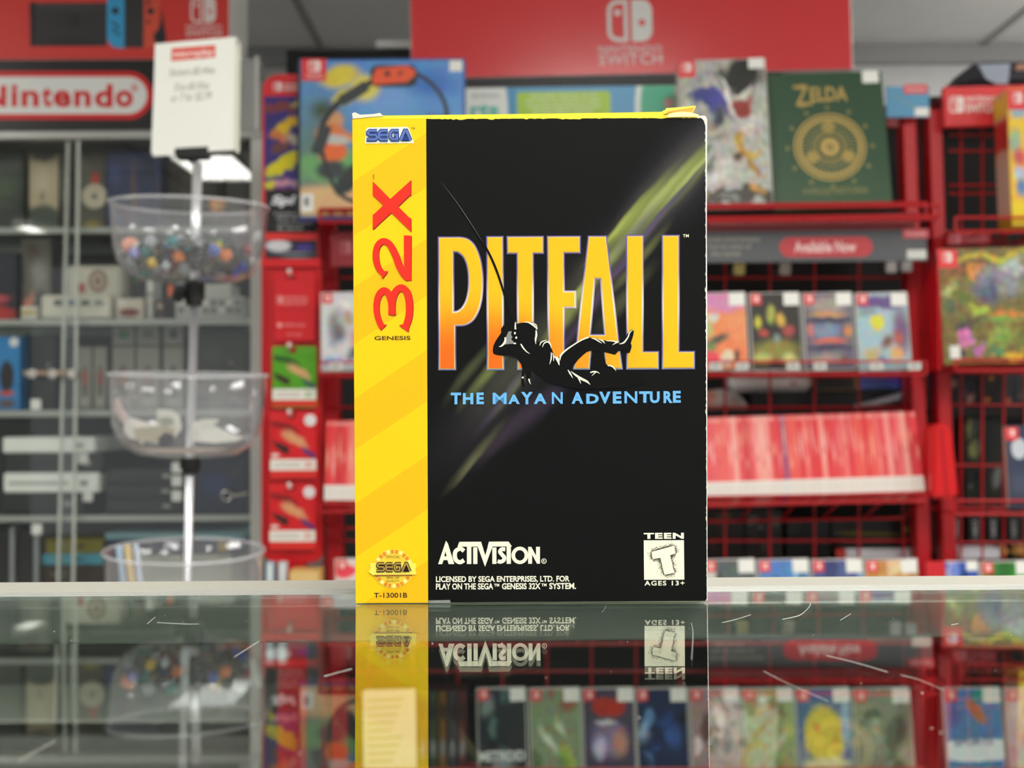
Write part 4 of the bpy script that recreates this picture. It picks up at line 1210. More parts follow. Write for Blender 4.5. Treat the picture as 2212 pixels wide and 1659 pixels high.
# clip that carries the price card
hx = SP(418, 331)
clip = mesh_obj('card_clip', nbox(-.0258, .0258, -.012, .010, -.0105, .0115, bev=.002), CL, stand, hx, (0, math.radians(-1.5), 0))
mesh_obj('clip_stem', tube(bmesh.new(), [SP(419, 352), SP(418, 338)], .0075, 12), CL, clip).matrix_parent_inverse = Matrix.Translation(-hx)
bpy.data.objects['clip_stem'].matrix_parent_inverse = (Matrix.Translation(hx) @ Euler((0, math.radians(-1.5), 0)).to_matrix().to_4x4()).inverted()

# price card
pc = thing('price_card', 'white paper price card with red shop label clipped atop the bowl stand', 'price card', P(424, 340, SY + .0002))
def kf(px, py):
    p = P(px, py, SY); return (p.x - pc.location.x, p.z - pc.location.z)
PAPER = mat('#f3f2ea', .6, noise=.01)
bm = bmesh.new()
sheet = [(340, 100), (514, 85), (511, 200), (509, 328), (454, 331), (454, 320), (382, 324), (381, 339), (336, 341), (332, 330), (337, 210)]
slab(bm, sheet, kf, -.0135, -.0128)
mesh_obj('front_sheet', bm, PAPER, pc)
bm = bmesh.new()
slab(bm, [(345, 101), (517, 86), (514, 326), (505, 328), (507, 320), (340, 322)], kf, .0105, .0112)
mesh_obj('back_sheet', bm, mat('#e9e6da', .6), pc)
bm = bmesh.new(); slab(bm, [(341, 101), (515, 86), (515, 90), (342, 105)], kf, -.0128, .0105)
mesh_obj('top_fold', bm, PAPER, pc)
yq = -.0139
lab = mesh_obj('shop_label', flat(bmesh.new(), [[(376, 110), (470, 103), (469, 129), (375, 137)]], kf, yq), mat('#e2493c', .5), pc)
SL = lambda x, y: kf(x, y - (x - 420) * .07)
mesh_obj('shop_lettering', text_loops(bmesh.new(), 'microplay', SL, 380, 112, 466, 132, yq - .0003, bold=.02), mat('#fbe3dc', .5), lab)
bm = bmesh.new()
for s, a, b, y0, y1 in (('Stickers-$0.44ea', 371, 468, 151, 169), ('Dice-$0.50ea', 382, 456, 183, 201), ('or 7 for $2.99', 375, 462, 205, 225)):
    text_loops(bm, s, SL, a, y0, b, y1, yq, bold=-.002, shear=.2)
mesh_obj('handwriting', bm, mat('#9a9a8c', .6), pc)

# ---- dice in the upper bowl
def die_mesh(kind, r):
    bm = bmesh.new()
    if kind == 20:
        bmesh.ops.create_icosphere(bm, subdivisions=1, radius=r)
    elif kind == 6:
        box(bm, -r * .72, r * .72, -r * .72, r * .72, -r * .72, r * .72, bev=r * .12)
    elif kind == 8:
        vs = [bm.verts.new(v) for v in ((r, 0, 0), (-r, 0, 0), (0, r, 0), (0, -r, 0), (0, 0, r), (0, 0, -r))]
        for f in ((0, 2, 4), (2, 1, 4), (1, 3, 4), (3, 0, 4), (2, 0, 5), (1, 2, 5), (3, 1, 5), (0, 3, 5)):
            bm.faces.new([vs[i] for i in f])
    elif kind == 12:
        bmesh.ops.create_icosphere(bm, subdivisions=1, radius=r)
        bm2 = bmesh.new()
        cs = [f.calc_center_median().normalized() * r for f in bm.faces]
        vs = [bm2.verts.new(c) for c in cs]
        bmesh.ops.convex_hull(bm2, input=vs)
        bmesh.ops.dissolve_limit(bm2, angle_limit=.05, verts=bm2.verts, edges=bm2.edges)
        bm.free(); bm = bm2
    else:
        n = 10
        T = bm.verts.new((0, 0, r)); B = bm.verts.new((0, 0, -r))
        ring = [bm.verts.new((r * .9 * math.cos(2 * math.pi * i / n), r * .9 * math.sin(2 * math.pi * i / n), r * .11 * (1 if i % 2 else -1))) for i in range(n)]
        for i in range(n):
            a, b = ring[i], ring[(i + 1) % n]
            bm.faces.new((a, b, T)); bm.faces.new((b, a, B))
    me = bpy.data.meshes.new('die')
    bmesh.ops.recalc_face_normals(bm, faces=bm.faces)
    bm.to_mesh(me); bm.free()
    return me
DM = {k: die_mesh(k, .0105) for k in (20, 6, 8, 12, 10)}
KN = {20: 'twenty-sided', 6: 'six-sided', 8: 'eight-sided', 12: 'twelve-sided', 10: 'ten-sided'}
DC = [('peach', '#f2a48a'), ('silver grey', '#b9c0c4'), ('teal', '#4a8f90'), ('black', '#1d1e22'), ('blue', '#4a63b8'), ('light cyan', '#7fc0cc'), ('yellow', '#e8c23a'), ('orange', '#e0782c'),
      ('dark red', '#7c2f34'), ('smoke grey', '#66645f'), ('green', '#4fae3a'), ('lilac', '#8a8ad0'), ('clear white', '#d9d9d4'), ('charcoal', '#33323a'), ('tan', '#a8977a')]
o0, c0, H0 = bowls[0]
bc = Vector((so.x, SY, 0)) + Vector((c0.x, 0, c0.z))
def die(kind, colr, pos, seed, label, s=1.):
    rr = random.Random(seed)
    o = bpy.data.objects.new('die', DM[kind].copy())
    COL.objects.link(o)
    o.data.materials.append(mat(dict(DC)[colr], .25, noise=.12, scale=120))
    o.location = pos
    o.rotation_euler = (rr.uniform(0, 6), rr.uniform(0, 6), rr.uniform(0, 6))
    o.scale = (s, s, s)
    tag(o, label, 'die', 'mixed dice in the upper bowl')
def at_bowl(px, py, dy):
    p = P(px, py, SY); p.y = SY + dy; return p
placed = []
special = [('peach', 20, 289, 534, -.02, 'peach twenty-sided die on top of the pile at the left of the upper bowl', 1.45), ('silver grey', 12, 388, 521, 0, 'silver grey twelve-sided die topmost of the dice pile left of the pole', 1.1),
           ('teal', 20, 350, 541, -.03, 'teal twenty-sided die left of the topmost silver die', 1.), ('blue', 12, 404, 534, -.03, 'blue twelve-sided die at the left foot of the pole in the dice bowl', 1.),
           ('light cyan', 20, 428, 540, -.04, 'light cyan die just in front of the pole in the upper bowl', 1.1), ('yellow', 20, 484, 546, -.04, 'yellow twenty-sided die right of the pole in the dice bowl', 1.2),
           ('orange', 20, 503, 560, -.05, 'orange die beside the yellow one at the right of the dice bowl', 1.1), ('green', 10, 481, 530, -.02, 'green die above the yellow one in the dice bowl', .8),
           ('lilac', 10, 320, 559, -.07, 'lilac die below the peach one in the dice bowl', 1.1), ('orange', 10, 414, 568, -.075, 'orange die low in the dice bowl below the pole', 1.1),
           ('yellow', 10, 352, 578, -.06, 'yellow die at the bottom left of the dice bowl', 1.), ('clear white', 12, 313, 542, -.03, 'clear white twelve-sided die right of the peach one', 1.1),
           ('clear white', 20, 463, 541, -.02, 'clear white die between pole and yellow die', 1.)]
for c, k, px, py, dy, lab_, s in special:
    p = at_bowl(px, py, dy)
    placed.append(p)
    die(k, c, p, int(px), lab_, s)
rd = random.Random(12)
cnt = {}
tries = 0
while sum(cnt.values()) < 118 and tries < 30000:
    tries += 1
    z = rd.uniform(.018, .056)
    prof = [(.0, .0), (.012, .055), (.016, .082), (.034, .1), (.056, .105), (.085, .108)]
    Rm = 0
    for (za, ra), (zb_, rb) in zip(prof, prof[1:]):
        if za <= z <= zb_:
            Rm = ra + (rb - ra) * (z - za) / (zb_ - za)
    Rm -= .0125
    a = rd.uniform(0, 2 * math.pi); r = Rm * math.sqrt(rd.random())
    if z > .05 and r > .095: continue
    p = bc + Vector((r * math.cos(a), r * math.sin(a), z))
    if math.hypot(p.x - bc.x, p.y - bc.y) < .029: continue
    if any((p - q).length < .0178 for q in placed): continue
    placed.append(p)
    k = rd.choice((20, 6, 8, 12, 10))
    c = rd.choice(('black', 'charcoal', 'smoke grey', 'dark red', 'black', 'charcoal', 'smoke grey', 'tan', 'silver grey', 'teal', 'blue'))
    cnt[c] = cnt.get(c, 0) + 1
    die(k, c, p, tries, '%s die among the jumbled dice in the upper clear bowl' % c)
# ---- sticker sheets in the middle bowl
o1, c1, H1 = bowls[1]
bc1 = Vector((so.x, SY, 0)) + c1
STK = mat('#fffdf4', .45, noise=.02)
STK2 = mat('#cfc6ae', .5, noise=.05)
def sheet_obj(name, loop_px, dy, bend, m, label, cat='sticker', tz=0):
    ref = P(loop_px[0][0], loop_px[0][1], SY)
    cxp = sum(p[0] for p in loop_px) / len(loop_px); cyp = sum(p[1] for p in loop_px) / len(loop_px)
    base = P(cxp, cyp, SY); base.y += dy
    bm = bmesh.new()
    slab(bm, loop_px, lambda x, y: ((x - cxp) * SK, (cyp - y) * SK), 0, .0012)
    bmesh.ops.subdivide_edges(bm, edges=bm.edges, cuts=2)
    for v in bm.verts:
        v.co.y += bend * math.sin(v.co.x * 55) + bend * .7 * math.cos(v.co.z * 80) - v.co.z * .5
    o = mesh_obj(name, bm, m, None, base)
    return tag(o, label, cat, 'sticker cut-outs in the middle bowl')
sheet_obj('sticker', [(278, 930), (283, 912), (298, 901), (330, 912), (350, 915), (352, 890), (358, 884), (385, 886), (398, 896), (400, 925), (380, 948), (345, 958), (320, 950), (290, 945)], -.03, .006, STK,
          'large cream sticker cut-out with a raised square corner in the middle bowl')
sheet_obj('sticker', [(305, 925), (340, 922), (372, 918), (392, 930), (380, 944), (352, 954), (325, 952), (318, 960), (310, 948)], -.035, .003, STK2, 'greyish beige sticker cut-out at the bottom of the middle bowl')
sheet_obj('sticker', [(255, 864), (266, 858), (268, 880), (280, 905), (297, 922), (302, 934), (282, 931), (264, 912), (252, 890)], -.005, .002, mat('#efd9d2', .45), 'pinkish white sticker curled up the left wall of the middle bowl')
sheet_obj('sticker', [(422, 928), (470, 915), (505, 935), (534, 945), (516, 953), (470, 956), (425, 952)], -.03, .004, STK, 'long white sticker sheet sloping down right of the pole in the middle bowl')
sheet_obj('sticker', [(422, 912), (445, 905), (478, 906), (474, 914), (440, 925), (422, 930)], -.02, .003, STK, 'small white sticker behind the long white sheet in the middle bowl')
sheet_obj('sticker', [(370, 945), (385, 932), (402, 938), (400, 955), (385, 962), (368, 962)], -.07, .003, mat('#3f3a4a', .5), 'dark purple sticker under the cream cut-out in the middle bowl')
sheet_obj('sticker', [(360, 905), (378, 900), (392, 905), (388, 918), (362, 917)], -.045, .002, mat('#b3b6a8', .5), 'grey green printed sticker in front of the raised cream corner')
sheet_obj('sticker', [(290, 965), (340, 968), (420, 966), (480, 968), (500, 972), (420, 978), (330, 976)], -.02, .003, mat('#cdb9ac', .5), 'pinkish beige sheet lying flat on the bottom of the middle bowl')
# ---- things in the lowest bowl
o2_, c2, H2 = bowls[2]
for nm, px, y0, y1, r, c, lab_ in (('marker_stick', 276, 1180, 1330, .006, '#e0c99a', 'tan stick standing at the left in the lowest bowl'), ('marker_stick', 258, 1181, 1330, .005, '#b9cfe6', 'pale blue stick just left of the tan one in the lowest bowl'),
                                    ('marker_stick', 294, 1177, 1330, .004, '#d5def0', 'bluish white stick just right of the tan one in the lowest bowl')):
    a = P(px + 16, y1 - 14, SY - .02); b = P(px - 1, y0, SY - .045)
    o = mesh_obj(nm, tube(bmesh.new(), [Vector((0, 0, 0)), b - a], r, 10), mat(c, .35), None, a)
    tag(o, lab_, 'stick', 'sticks in the lowest bowl')
bm = bmesh.new(); bmesh.ops.create_icosphere(bm, subdivisions=2, radius=.012)
bmesh.ops.scale(bm, vec=(1.2, .8, .7), verts=bm.verts)
o = mesh_obj('plastic_bead', bm, mat('#f2f4f6', .2), None, P(318, 1345, SY - .03)); tag(o, 'bluish white bead lying in the lowest bowl', 'bead')

# ================================================================ red wire racks
RY = 2.55           # depth of the case fronts
RP = 2.66           # depth of the posts
RR = math.radians(-1.3)
RACKRED = mat('#c4141f', .38, noise=.03)
DRED = mat('#7d1119', .45, noise=.05)
WIRE = mat('#b5121c', .4, noise=.03)
TAGRED = mat('#e5343a', .4, noise=.02)
TAGW = mat('#f1f0ea', .5, noise=.02)
LOGOW = mat('#fbe6e2', .4, noise=.01)

class Rack:
    def __init__(s, label, xl, xr, lean_):
        s.root = thing('wire_rack', label, 'rack', (P((xl + xr) / 2, 829, RP).x, RP, .012), (0, lean_, 0))
        s.inv = (Matrix.Translation(s.root.location) @ Euler((0, lean_, 0)).to_matrix().to_4x4()).inverted()
    def L(s, px, py, Y):
        return s.inv @ P(px, py, Y)
    def post(s, px, w, top, Y=RP, m=None, d=.045, name='post'):
        k = Y / FPX
        x = s.L(px, 829, Y).x
        zt_ = s.L(px, top, Y).z
        return mesh_obj(name, nbox(x - w * k / 2, x + w * k / 2, Y - RP, Y - RP + d, 0, zt_, bev=.003), m or RACKRED, s.root)
    def grid(s, x0, x1, y0, y1, Y, xs, ys, r=.0028, name='wire_grid'):
        bm = bmesh.new()
        for x in xs:
            tube(bm, [s.L(x, y0, Y), s.L(x, y1, Y)], r)
        for y in ys:
            tube(bm, [s.L(x0, y, Y), s.L(x1, y, Y)], r)
        return mesh_obj(name, bm, WIRE, s.root)
    def tray(s, x0, x1, ylip, ybot, Yf=RY - .02, Yb=RP + .02, rise=0., n=14, r=.0032, name='wire_tray', slope=0):
        """front lip of two bars, floor wires running back"""
        bm = bmesh.new()
        a, b = s.L(x0, ylip, Yf), s.L(x1, ylip - slope, Yf)
        c, d = s.L(x0, ybot, Yf), s.L(x1, ybot - slope, Yf)
        tube(bm, [a, b], r); tube(bm, [c, d], r * 1.1)
        tube(bm, [a, c], r); tube(bm, [b, d], r)
        off = Vector((0, Yb - Yf, rise))
        for i in range(n + 1):
            p = c.lerp(d, i / n)
            tube(bm, [p, p + off], r * .7, 5)
        tube(bm, [c + off, d + off], r)
        return mesh_obj(name, bm, WIRE, s.root)

ra = Rack('wide red wire game rack standing behind the game box', 700, 1992, RR)
ra.post(715, 33, 478, Y=2.72)
ra.post(1984, 30, 250)
ra.post(715, 30, 478, Y=3.0, name='rear_post')
ra.post(1986, 30, 250, Y=3.0, name='rear_post')
mesh_obj('dark_backdrop', nbox(ra.L(690, 829, 3.0).x, ra.L(2008, 829, 3.0).x, .345, .36, ra.L(1300, 1950, 3.0).z, ra.L(1300, 250, 3.0).z), mat('#121211', .7, noise=.2, scale=5), ra.root)  # added black sheet in place of the dark shop space behind
ra.grid(700, 1990, 480, 2000, RP + .047, [700 + 96.3 * i for i in range(14)], [600, 880, 1168, 1455, 1745])
for yl, yb, sl_ in ((452, 480, 14), (783, 810, 2), (1089, 1106, 24), (1372, 1398, 4), (1668, 1702, 4)):
    ra.tray(690, 2000, yl, yb, slope=sl_, rise=-.048 if yl == 1089 else 0)
ra.tray(1430, 2030, 450, 474, Yf=RY - .08, Yb=RY - .05, n=6, slope=6)
# perforated shelves that hold the goods behind the wires
REAR = {}
for py in (886, 1216, 1505):
    bm = bmesh.new()
    vs_ = [bm.verts.new(ra.L(px_, py, RP + .062) + Vector((0, dy_, dz_))) for px_ in (740, 1966) for dy_ in (0, .26) for dz_ in (-.008, 0)]
    for f_ in ((0, 1, 3, 2), (4, 6, 7, 5), (0, 4, 5, 1), (2, 3, 7, 6), (0, 2, 6, 4), (1, 5, 7, 3)):
        bm.faces.new([vs_[i_] for i_ in f_])
    mesh_obj('rear_shelf', bm, mat('#1b1312', .6), ra.root)
mesh_obj('shelf_front', nbox(*(lambda a, b: (a.x, b.x, -.09, -.085, b.z, a.z))(ra.L(1420, 470, RY), ra.L(1985, 497, RY))), DRED, ra.root)

rb = Rack('narrower red wire rack at right edge beside the wide rack', 2040, 2560, math.radians(-1.2))
rb.post(2040, 30, 235)
rb.post(2560, 32, 235)
rb.post(2040, 30, 235, Y=3.0, name='rear_post')
rb.post(2560, 30, 235, Y=3.0, name='rear_post')
mesh_obj('dark_backdrop', nbox(rb.L(2011, 829, 3.0).x, rb.L(2570, 829, 3.0).x, .345, .36, rb.L(2300, 1950, 3.0).z, rb.L(2300, 200, 3.0).z), mat('#0f1512', .7, noise=.3, scale=5), rb.root)  # second added black sheet, filling in the darkness behind this rack
rb.grid(2050, 2560, 250, 2000, RP + .047, [2076 + 46 * i for i in range(11)], [292, 326, 400, 418, 600, 875, 1005, 1172, 1455])
for yl, yb in ((470, 500), (778, 800), (1082, 1110), (1372, 1402), (1668, 1704)):
    rb.tray(2064 if yl < 1300 else (2080 if yl < 1500 else 2092), 2570, yl, yb, n=8, Yf=RY - .03)
for py in (886, 1216, 1505):
    bm = bmesh.new()
    vs_ = [bm.verts.new(rb.L(px_, py, RP + .06) + Vector((0, dy_, dz_))) for px_ in (2058, 2540) for dy_ in (0, .26) for dz_ in (-.008, 0)]
    for f_ in ((0, 1, 3, 2), (4, 6, 7, 5), (0, 4, 5, 1), (2, 3, 7, 6), (0, 2, 6, 4), (1, 5, 7, 3)):
        bm.faces.new([vs_[i_] for i_ in f_])
    mesh_obj('rear_shelf', bm, mat('#1b1312', .6), rb.root)
ck = [P(2036, 558, 2.527), P(1991, 642, 2.655), P(1991, 803, 2.655), P(2036, 800, 2.527)]
bm = bmesh.new()
A_ = [bm.verts.new(rb.inv @ Vector((.8835, p.y, p.z))) for p in ck]; B_ = [bm.verts.new(rb.inv @ Vector((.8860, p.y, p.z))) for p in ck]
bm.faces.new(A_); bm.faces.new(B_[::-1])
for i_ in range(4):
    bm.faces.new((A_[i_], B_[i_], B_[(i_ + 1) % 4], A_[(i_ + 1) % 4]))
bmesh.ops.recalc_face_normals(bm, faces=bm.faces)
mesh_obj('side_cheek', bm, mat('#d8141f', .35, noise=.02), rb.root)
hx0, hx1 = rb.L(2034, 190, RP - .02), rb.L(2600, 262, RP - .02)
hb = mesh_obj('header_strip', nbox(hx0.x, hx1.x, -.03, -.012, hx1.z, hx0.z, bev=.002), TAGRED, rb.root)
def rbf(px, py):
    p = rb.L(px, py, RP - .03); return (p.x, p.z)
bm = bmesh.new()
for g in switch_logo(2050, 208, 2082, 244): flat(bm, g, rbf, -.0310)
mesh_obj('header_mark', bm, LOGOW, hb)
bm = bmesh.new()
text_loops(bm, 'NINTENDO', rbf, 2086, 208, 2150, 220, -.0310, bold=.02); text_loops(bm, 'SWITCH', rbf, 2086, 224, 2150, 244, -.0310, bold=.03)
mesh_obj('header_lettering', bm, LOGOW, hb)
hx0, hx1 = rb.L(2040, 500, RP - .04), rb.L(2138, 529, RP - .04)
hb = mesh_obj('header_strip', nbox(hx0.x, hx1.x, -.05, -.035, hx1.z, hx0.z, bev=.002), mat('#a81a22', .4), rb.root)
def rbf2(px, py):
    p = rb.L(px, py, RP - .05); return (p.x, p.z)
bm = bmesh.new()
for g in switch_logo(2052, 507, 2076, 527): flat(bm, g, rbf2, -.0510)
text_loops(bm, 'NINTEN', rbf2, 2086, 507, 2134, 522, -.0510, bold=.01)
mesh_obj('header_lettering', bm, mat('#c9707a', .4), hb)

# ---------------------------------------------------------------- game cases
CLEARC = mat('#d5d2cf', .25, noise=.03)
def case(label, x0, y0, x1, y1, artm, Y=RY, roll=-1.3, tilt=-6, group=None, tagw=True, tagr=True, body=None, yb=None, d=.012, name='game_case', logo=True):
    """upright game case: shell, printed insert, red maker tag top left, white price sticker top right"""
    b = PB(name, label, 'game case', x0, y0, x1, y1, Y, d, roll=roll, tilt=tilt, group=group)
    b.body(body or CLEARC, 'case_shell', bev=.002)
    b.front(artm, 'cover_insert', mg=.0025)
    w = x1 - x0; h = y1 - y0
    if tagr:
        rx = w * .21; ry = min(w * .21, h * .5)
        r = b.front(TAGRED, 'maker_tag', x0 + 4, y0 + 3, x0 + 4 + rx, y0 + 3 + ry, y=-.0012)
        if logo:
            b.mark('tag_mark', switch_logo(x0 + 4 + rx * .25, y0 + 3 + ry * .2, x0 + 4 + rx * .75, y0 + 3 + ry * .75), LOGOW, y=-.0016, parent=r)
    if tagw:
        b.front(TAGW, 'price_sticker', x1 - 4 - w * .29, y0 + 2, x1 - 3, y0 + 2 + w * .25, y=-.0012)
    return b

G1 = 'game cases on the middle rack shelf'
case('orange and pink game case nearest the game box on the middle shelf', 1506, 628, 1619, 800,
     art('orange_pink', '#f08a52', [(.5, .9, .9, .2, 0, '#d98ab8', .5), (.8, .55, .35, .3, 0, '#f29a62', .8), (.2, .55, .22, .2, 0, '#b5c87a', .8), (.35, .68, .18, .07, 0, '#d8d4c8', .6), (.4, .38, .35, .09, 15, '#4a4a3a', .7),
                           (.25, .3, .2, .1, 0, '#6f8a4a', .8), (.15, .12, .35, .16, 0, '#f0455a', .25), (.6, .14, .16, .13, 0, '#e8d8c0', .4), (.8, .16, .08, .14, 0, '#5a3a30', .6)], mottle=.4), group=G1, tagr=False)
case('black and yellow game case second right of the game box', 1625, 628, 1737, 800,
     art('black_yellow', '#2a231e', [(.5, .25, .7, .2, 0, '#8f8a3a', .7), (.42, .72, .12, .16, 0, '#b8b84a', .7), (.15, .62, .1, .12, 0, '#d8c83a', .6), (.62, .65, .12, .14, 0, '#e0b84a', .7), (.25, .48, .14, .07, 0, '#c0483a', .7),
                            (.75, .5, .2, .12, 0, '#b0504a', .8), (.5, .4, .1, .1, 0, '#8aa0a0', .8), (.2, .15, .3, .12, 0, '#c8c870', .8), (.75, .13, .25, .12, 0, '#d8d890', .9)], mottle=.4), group=G1)
case('banded grey game case third right of the game box', 1741, 628, 1851, 800,
     art('banded', '#6a6478', [(.5, .85, .6, .16, 0, '#a89a90', .6), (.5, .72, .55, .05, 0, '#d8a060', .7), (.5, .64, .7, .03, 0, '#33304a', .3), (.45, .5, .4, .16, 0, '#7f97b8', .7), (.12, .52, .12, .13, 0, '#d07a70', .7), (.9, .5, .12, .12, 0, '#d8904a', .8),
                        (.5, .37, .5, .05, 0, '#e06a4a', .6), (.5, .28, .7, .03, 0, '#38304f', .4), (.4, .14, .5, .12, 0, '#a8988c', .8), (.8, .12, .15, .1, 0, '#6a5a58', .8)], distort=.05, mottle=.4), group=G1)
case('pale blue and purple game case beside the right post on middle shelf', 1856, 628, 1972, 800,
     art('blue_purple', '#a8c4cc', [(.5, .88, .8, .12, 0, '#6a4f8a', .5), (.85, .5, .25, .45, 0, '#7a5a80', .7), (.4, .62, .17, .12, 0, '#e0d83a', .4), (.2, .75, .25, .06, 0, '#8a9aa8', .6), (.55, .35, .2, .12, 30, '#7a4a3a', .8), (.78, .4, .14, .12, 0, '#c0583a', .8),
                           (.75, .2, .22, .13, 0, '#e0a868', .7), (.25, .2, .25, .13, 0, '#c8b070', .8), (.45, .12, .15, .1, 0, '#6a90b0', .7)], mottle=.4), group=G1)
case('white and blue game case left of the game box, middle shelf', 693, 627, 800, 802,
     art('white_blue', '#d8d8da', [(.3, .6, .25, .25, 0, '#5a4a44', .9, .7), (.6, .68, .2, .15, 0, '#b8a088', .8), (.35, .45, .3, .2, 20, '#3f4468', .9, .8), (.7, .4, .2, .2, 0, '#c88a90', .9, .8), (.25, .12, .35, .1, 0, '#7aa4dc', .7), (.75, .2, .3, .12, 0, '#3c4464', .8),
                          (.5, .85, .2, .1, 0, '#f0e8e0', .7)], distort=.12, mottle=.4), group=G1, tagw=False)
ptag = mat('#d8d6d0', .5)
for px in (1532, 1590, 1700, 1758, 1880, 1962, 712):
    b = PB('shelf_ticket', 'paper ticket', 'ticket', px, 783, px + 28, 799, RY - .0285, .0012, roll=-1.3, group='paper tickets on the lip of the middle rack shelf')
    b.body(ptag, 'slip', bev=0)
    b.text('ticket_print', [('5999', px + 5, 787, px + 22, 795)], mat('#55524d', .6), y=-.0004)
    b.root['label'] = {1532: 'paper ticket on the shelf lip under the orange and pink case', 1590: 'paper ticket on the shelf lip between the first two game cases', 1700: 'paper ticket on the shelf lip under the black and yellow case',
                       1758: 'paper ticket on the shelf lip under the banded grey case', 1880: 'paper ticket on the shelf lip under the pale blue case', 1962: 'paper ticket on the shelf lip beside the right red post',
                       712: 'paper ticket on the shelf lip left of the game box'}[px]

# spines
ORD = lambda n: '%d%s' % (n, {1: 'st', 2: 'nd', 3: 'rd'}.get(n % 10 if n % 100 not in (11, 12, 13) else 0, 'th'))
rs = random.Random(21)
SPC = ['#e8434a', '#f06a6a', '#ee5a52', '#f28076', '#e6343e', '#f4948c', '#ea4f56', '#f3a296', '#e5373a', '#f0706e', '#d83038']
SPG = 'game cases standing spine out on the rack shelf'
nsp = 40
def spine(i, px, pw, y0, y1, colr, label, band=None):
    k = RY / FPX
    b = PB('game_case', label, 'game case', px, y0, px + pw - .4, y1, RY, .1, roll=-1.0, tilt=-17, group=SPG)
    b.h = 178 * k * 1.02
    b.body(mat(colr, .3, noise=.05), 'case_shell', bev=.0012)
    w = b.w
    mesh_obj('spine_insert', nbox(-w * .36, w * .36, -.0006, -.0001, .036, b.h - .004),
             art('spine%d' % i, colr, [(.5, .97, 1.2, .05, 0, '#f6c8c0', .8, rs.uniform(.1, .8)), (rs.uniform(.3, .7), rs.uniform(.3, .75), .3, rs.uniform(.15, .45), 0, rs.choice(('#fff0ea', '#fbd8c8', '#ffe0b8', '#f8c0c0')), .8, rs.uniform(.3, .9)), (.5, rs.uniform(.2, .5), .3, .12, 0, rs.choice(('#d8343c', '#f7b8a8', '#ffd0a8', '#c8303a')), .8, .7)], distort=.02), b.root)
    mesh_obj('price_label', nbox(-w * .44, w * .44, -.0009, -.0003, .0015, .0335), mat('#efeee6', .5, noise=.06, scale=400), b.root)
    mesh_obj('label_print', nbox(-w * .1, w * .06, -.0012, -.0010, .006, .028), mat('#b9b8a8', .6), bpy.data.objects[b.root.children[-1].name])
    return b
pit = (1999 - 1519) / nsp
for i in range(nsp):
    px = 1519 + i * pit
    t_ = i / nsp
    c = rs.choice(SPC)
    if i == 15: c = '#a8517a'
    lab_ = '%s red spined game case counting leftwards from the right rack post' % ORD(nsp - i) if i != 15 else 'purple spined game case in the row of red spines'
    spine(i, px, pit, 1076 - t_ * 15 - 178, 1076 - t_ * 15, c, lab_)
for i in range(6):
    px = 700 + i * 12.2
    spine(100 + i, px, 12.2, 1082 - 178, 1082, rs.choice(SPC), '%s red spined game case from the left rack post, left of the game box' % ORD(i + 1))
# cases peeping over the counter
PAL = {'a': ['#5f6a68', '#33302c', '#9ab8b0', '#b8b48a', '#d8d8cc'], 'b': ['#5a8ac8', '#3a70b0', '#2f6a48', '#8ac0e8', '#203a70'], 'c': ['#5a6298', '#4a5088', '#a8a0b8', '#8ab4d8', '#38406a'], 'd': ['#c8904a', '#e8b868', '#8a6a50', '#f0d8b0', '#d87a3a'],
       'e': ['#3f8a3a', '#52a838', '#2a6a2c', '#8ac860', '#3a5a30'], 'f': ['#3a5ab8', '#2a48a0', '#6a8ad8', '#c8d0e8', '#1f3070']}
G2 = 'game cases on the rack shelf just above the counter edge'
for key, x0, x1, lab_ in (('a', 1526, 1640, 'grey and black game case nearest the game box at the counter edge'), ('b', 1645, 1757, 'game case with bright blue cover in the row at the counter edge'),
                          ('c', 1762, 1874, 'game case with slate purple cover in the row at the counter edge'), ('d', 1878, 1994, 'game case with orange tan cover in the row at the counter edge')):
    case(lab_, x0, 1210, x1, 1386, randart('low' + key, PAL[key], 9, ord(key)), group=G2)
case('pink and white game case left of the game box at the counter edge', 724, 1208, 838, 1386, art('pinkwhite', '#e9d6d0', [(.2, .85, .25, .1, 0, '#f04a5a', .3), (.7, .5, .3, .3, 0, '#c8a8a0', .9)]), group=G2, tagw=False)
case('blue game case right of the wide rack, at the counter edge', 2048, 1214, 2126, 1390, randart('lowf', PAL['f'], 8, 4), group=G2, tagr=False)
case('green game case at the counter edge on the narrower rack', 2130, 1214, 2244, 1390, randart('lowe', PAL['e'], 8, 5), group=G2)
b = PB('gift_card', 'plain red card standing between the two racks at the counter edge', 'card', 2003, 1213, 2044, 1300, RY, .006, roll=-1.3)
b.body(RACKRED, 'card', bev=.001); b.front(mat('#d3222c', .4), 'printed_front')
bm_ = ra.L(2010, 1300, RY)

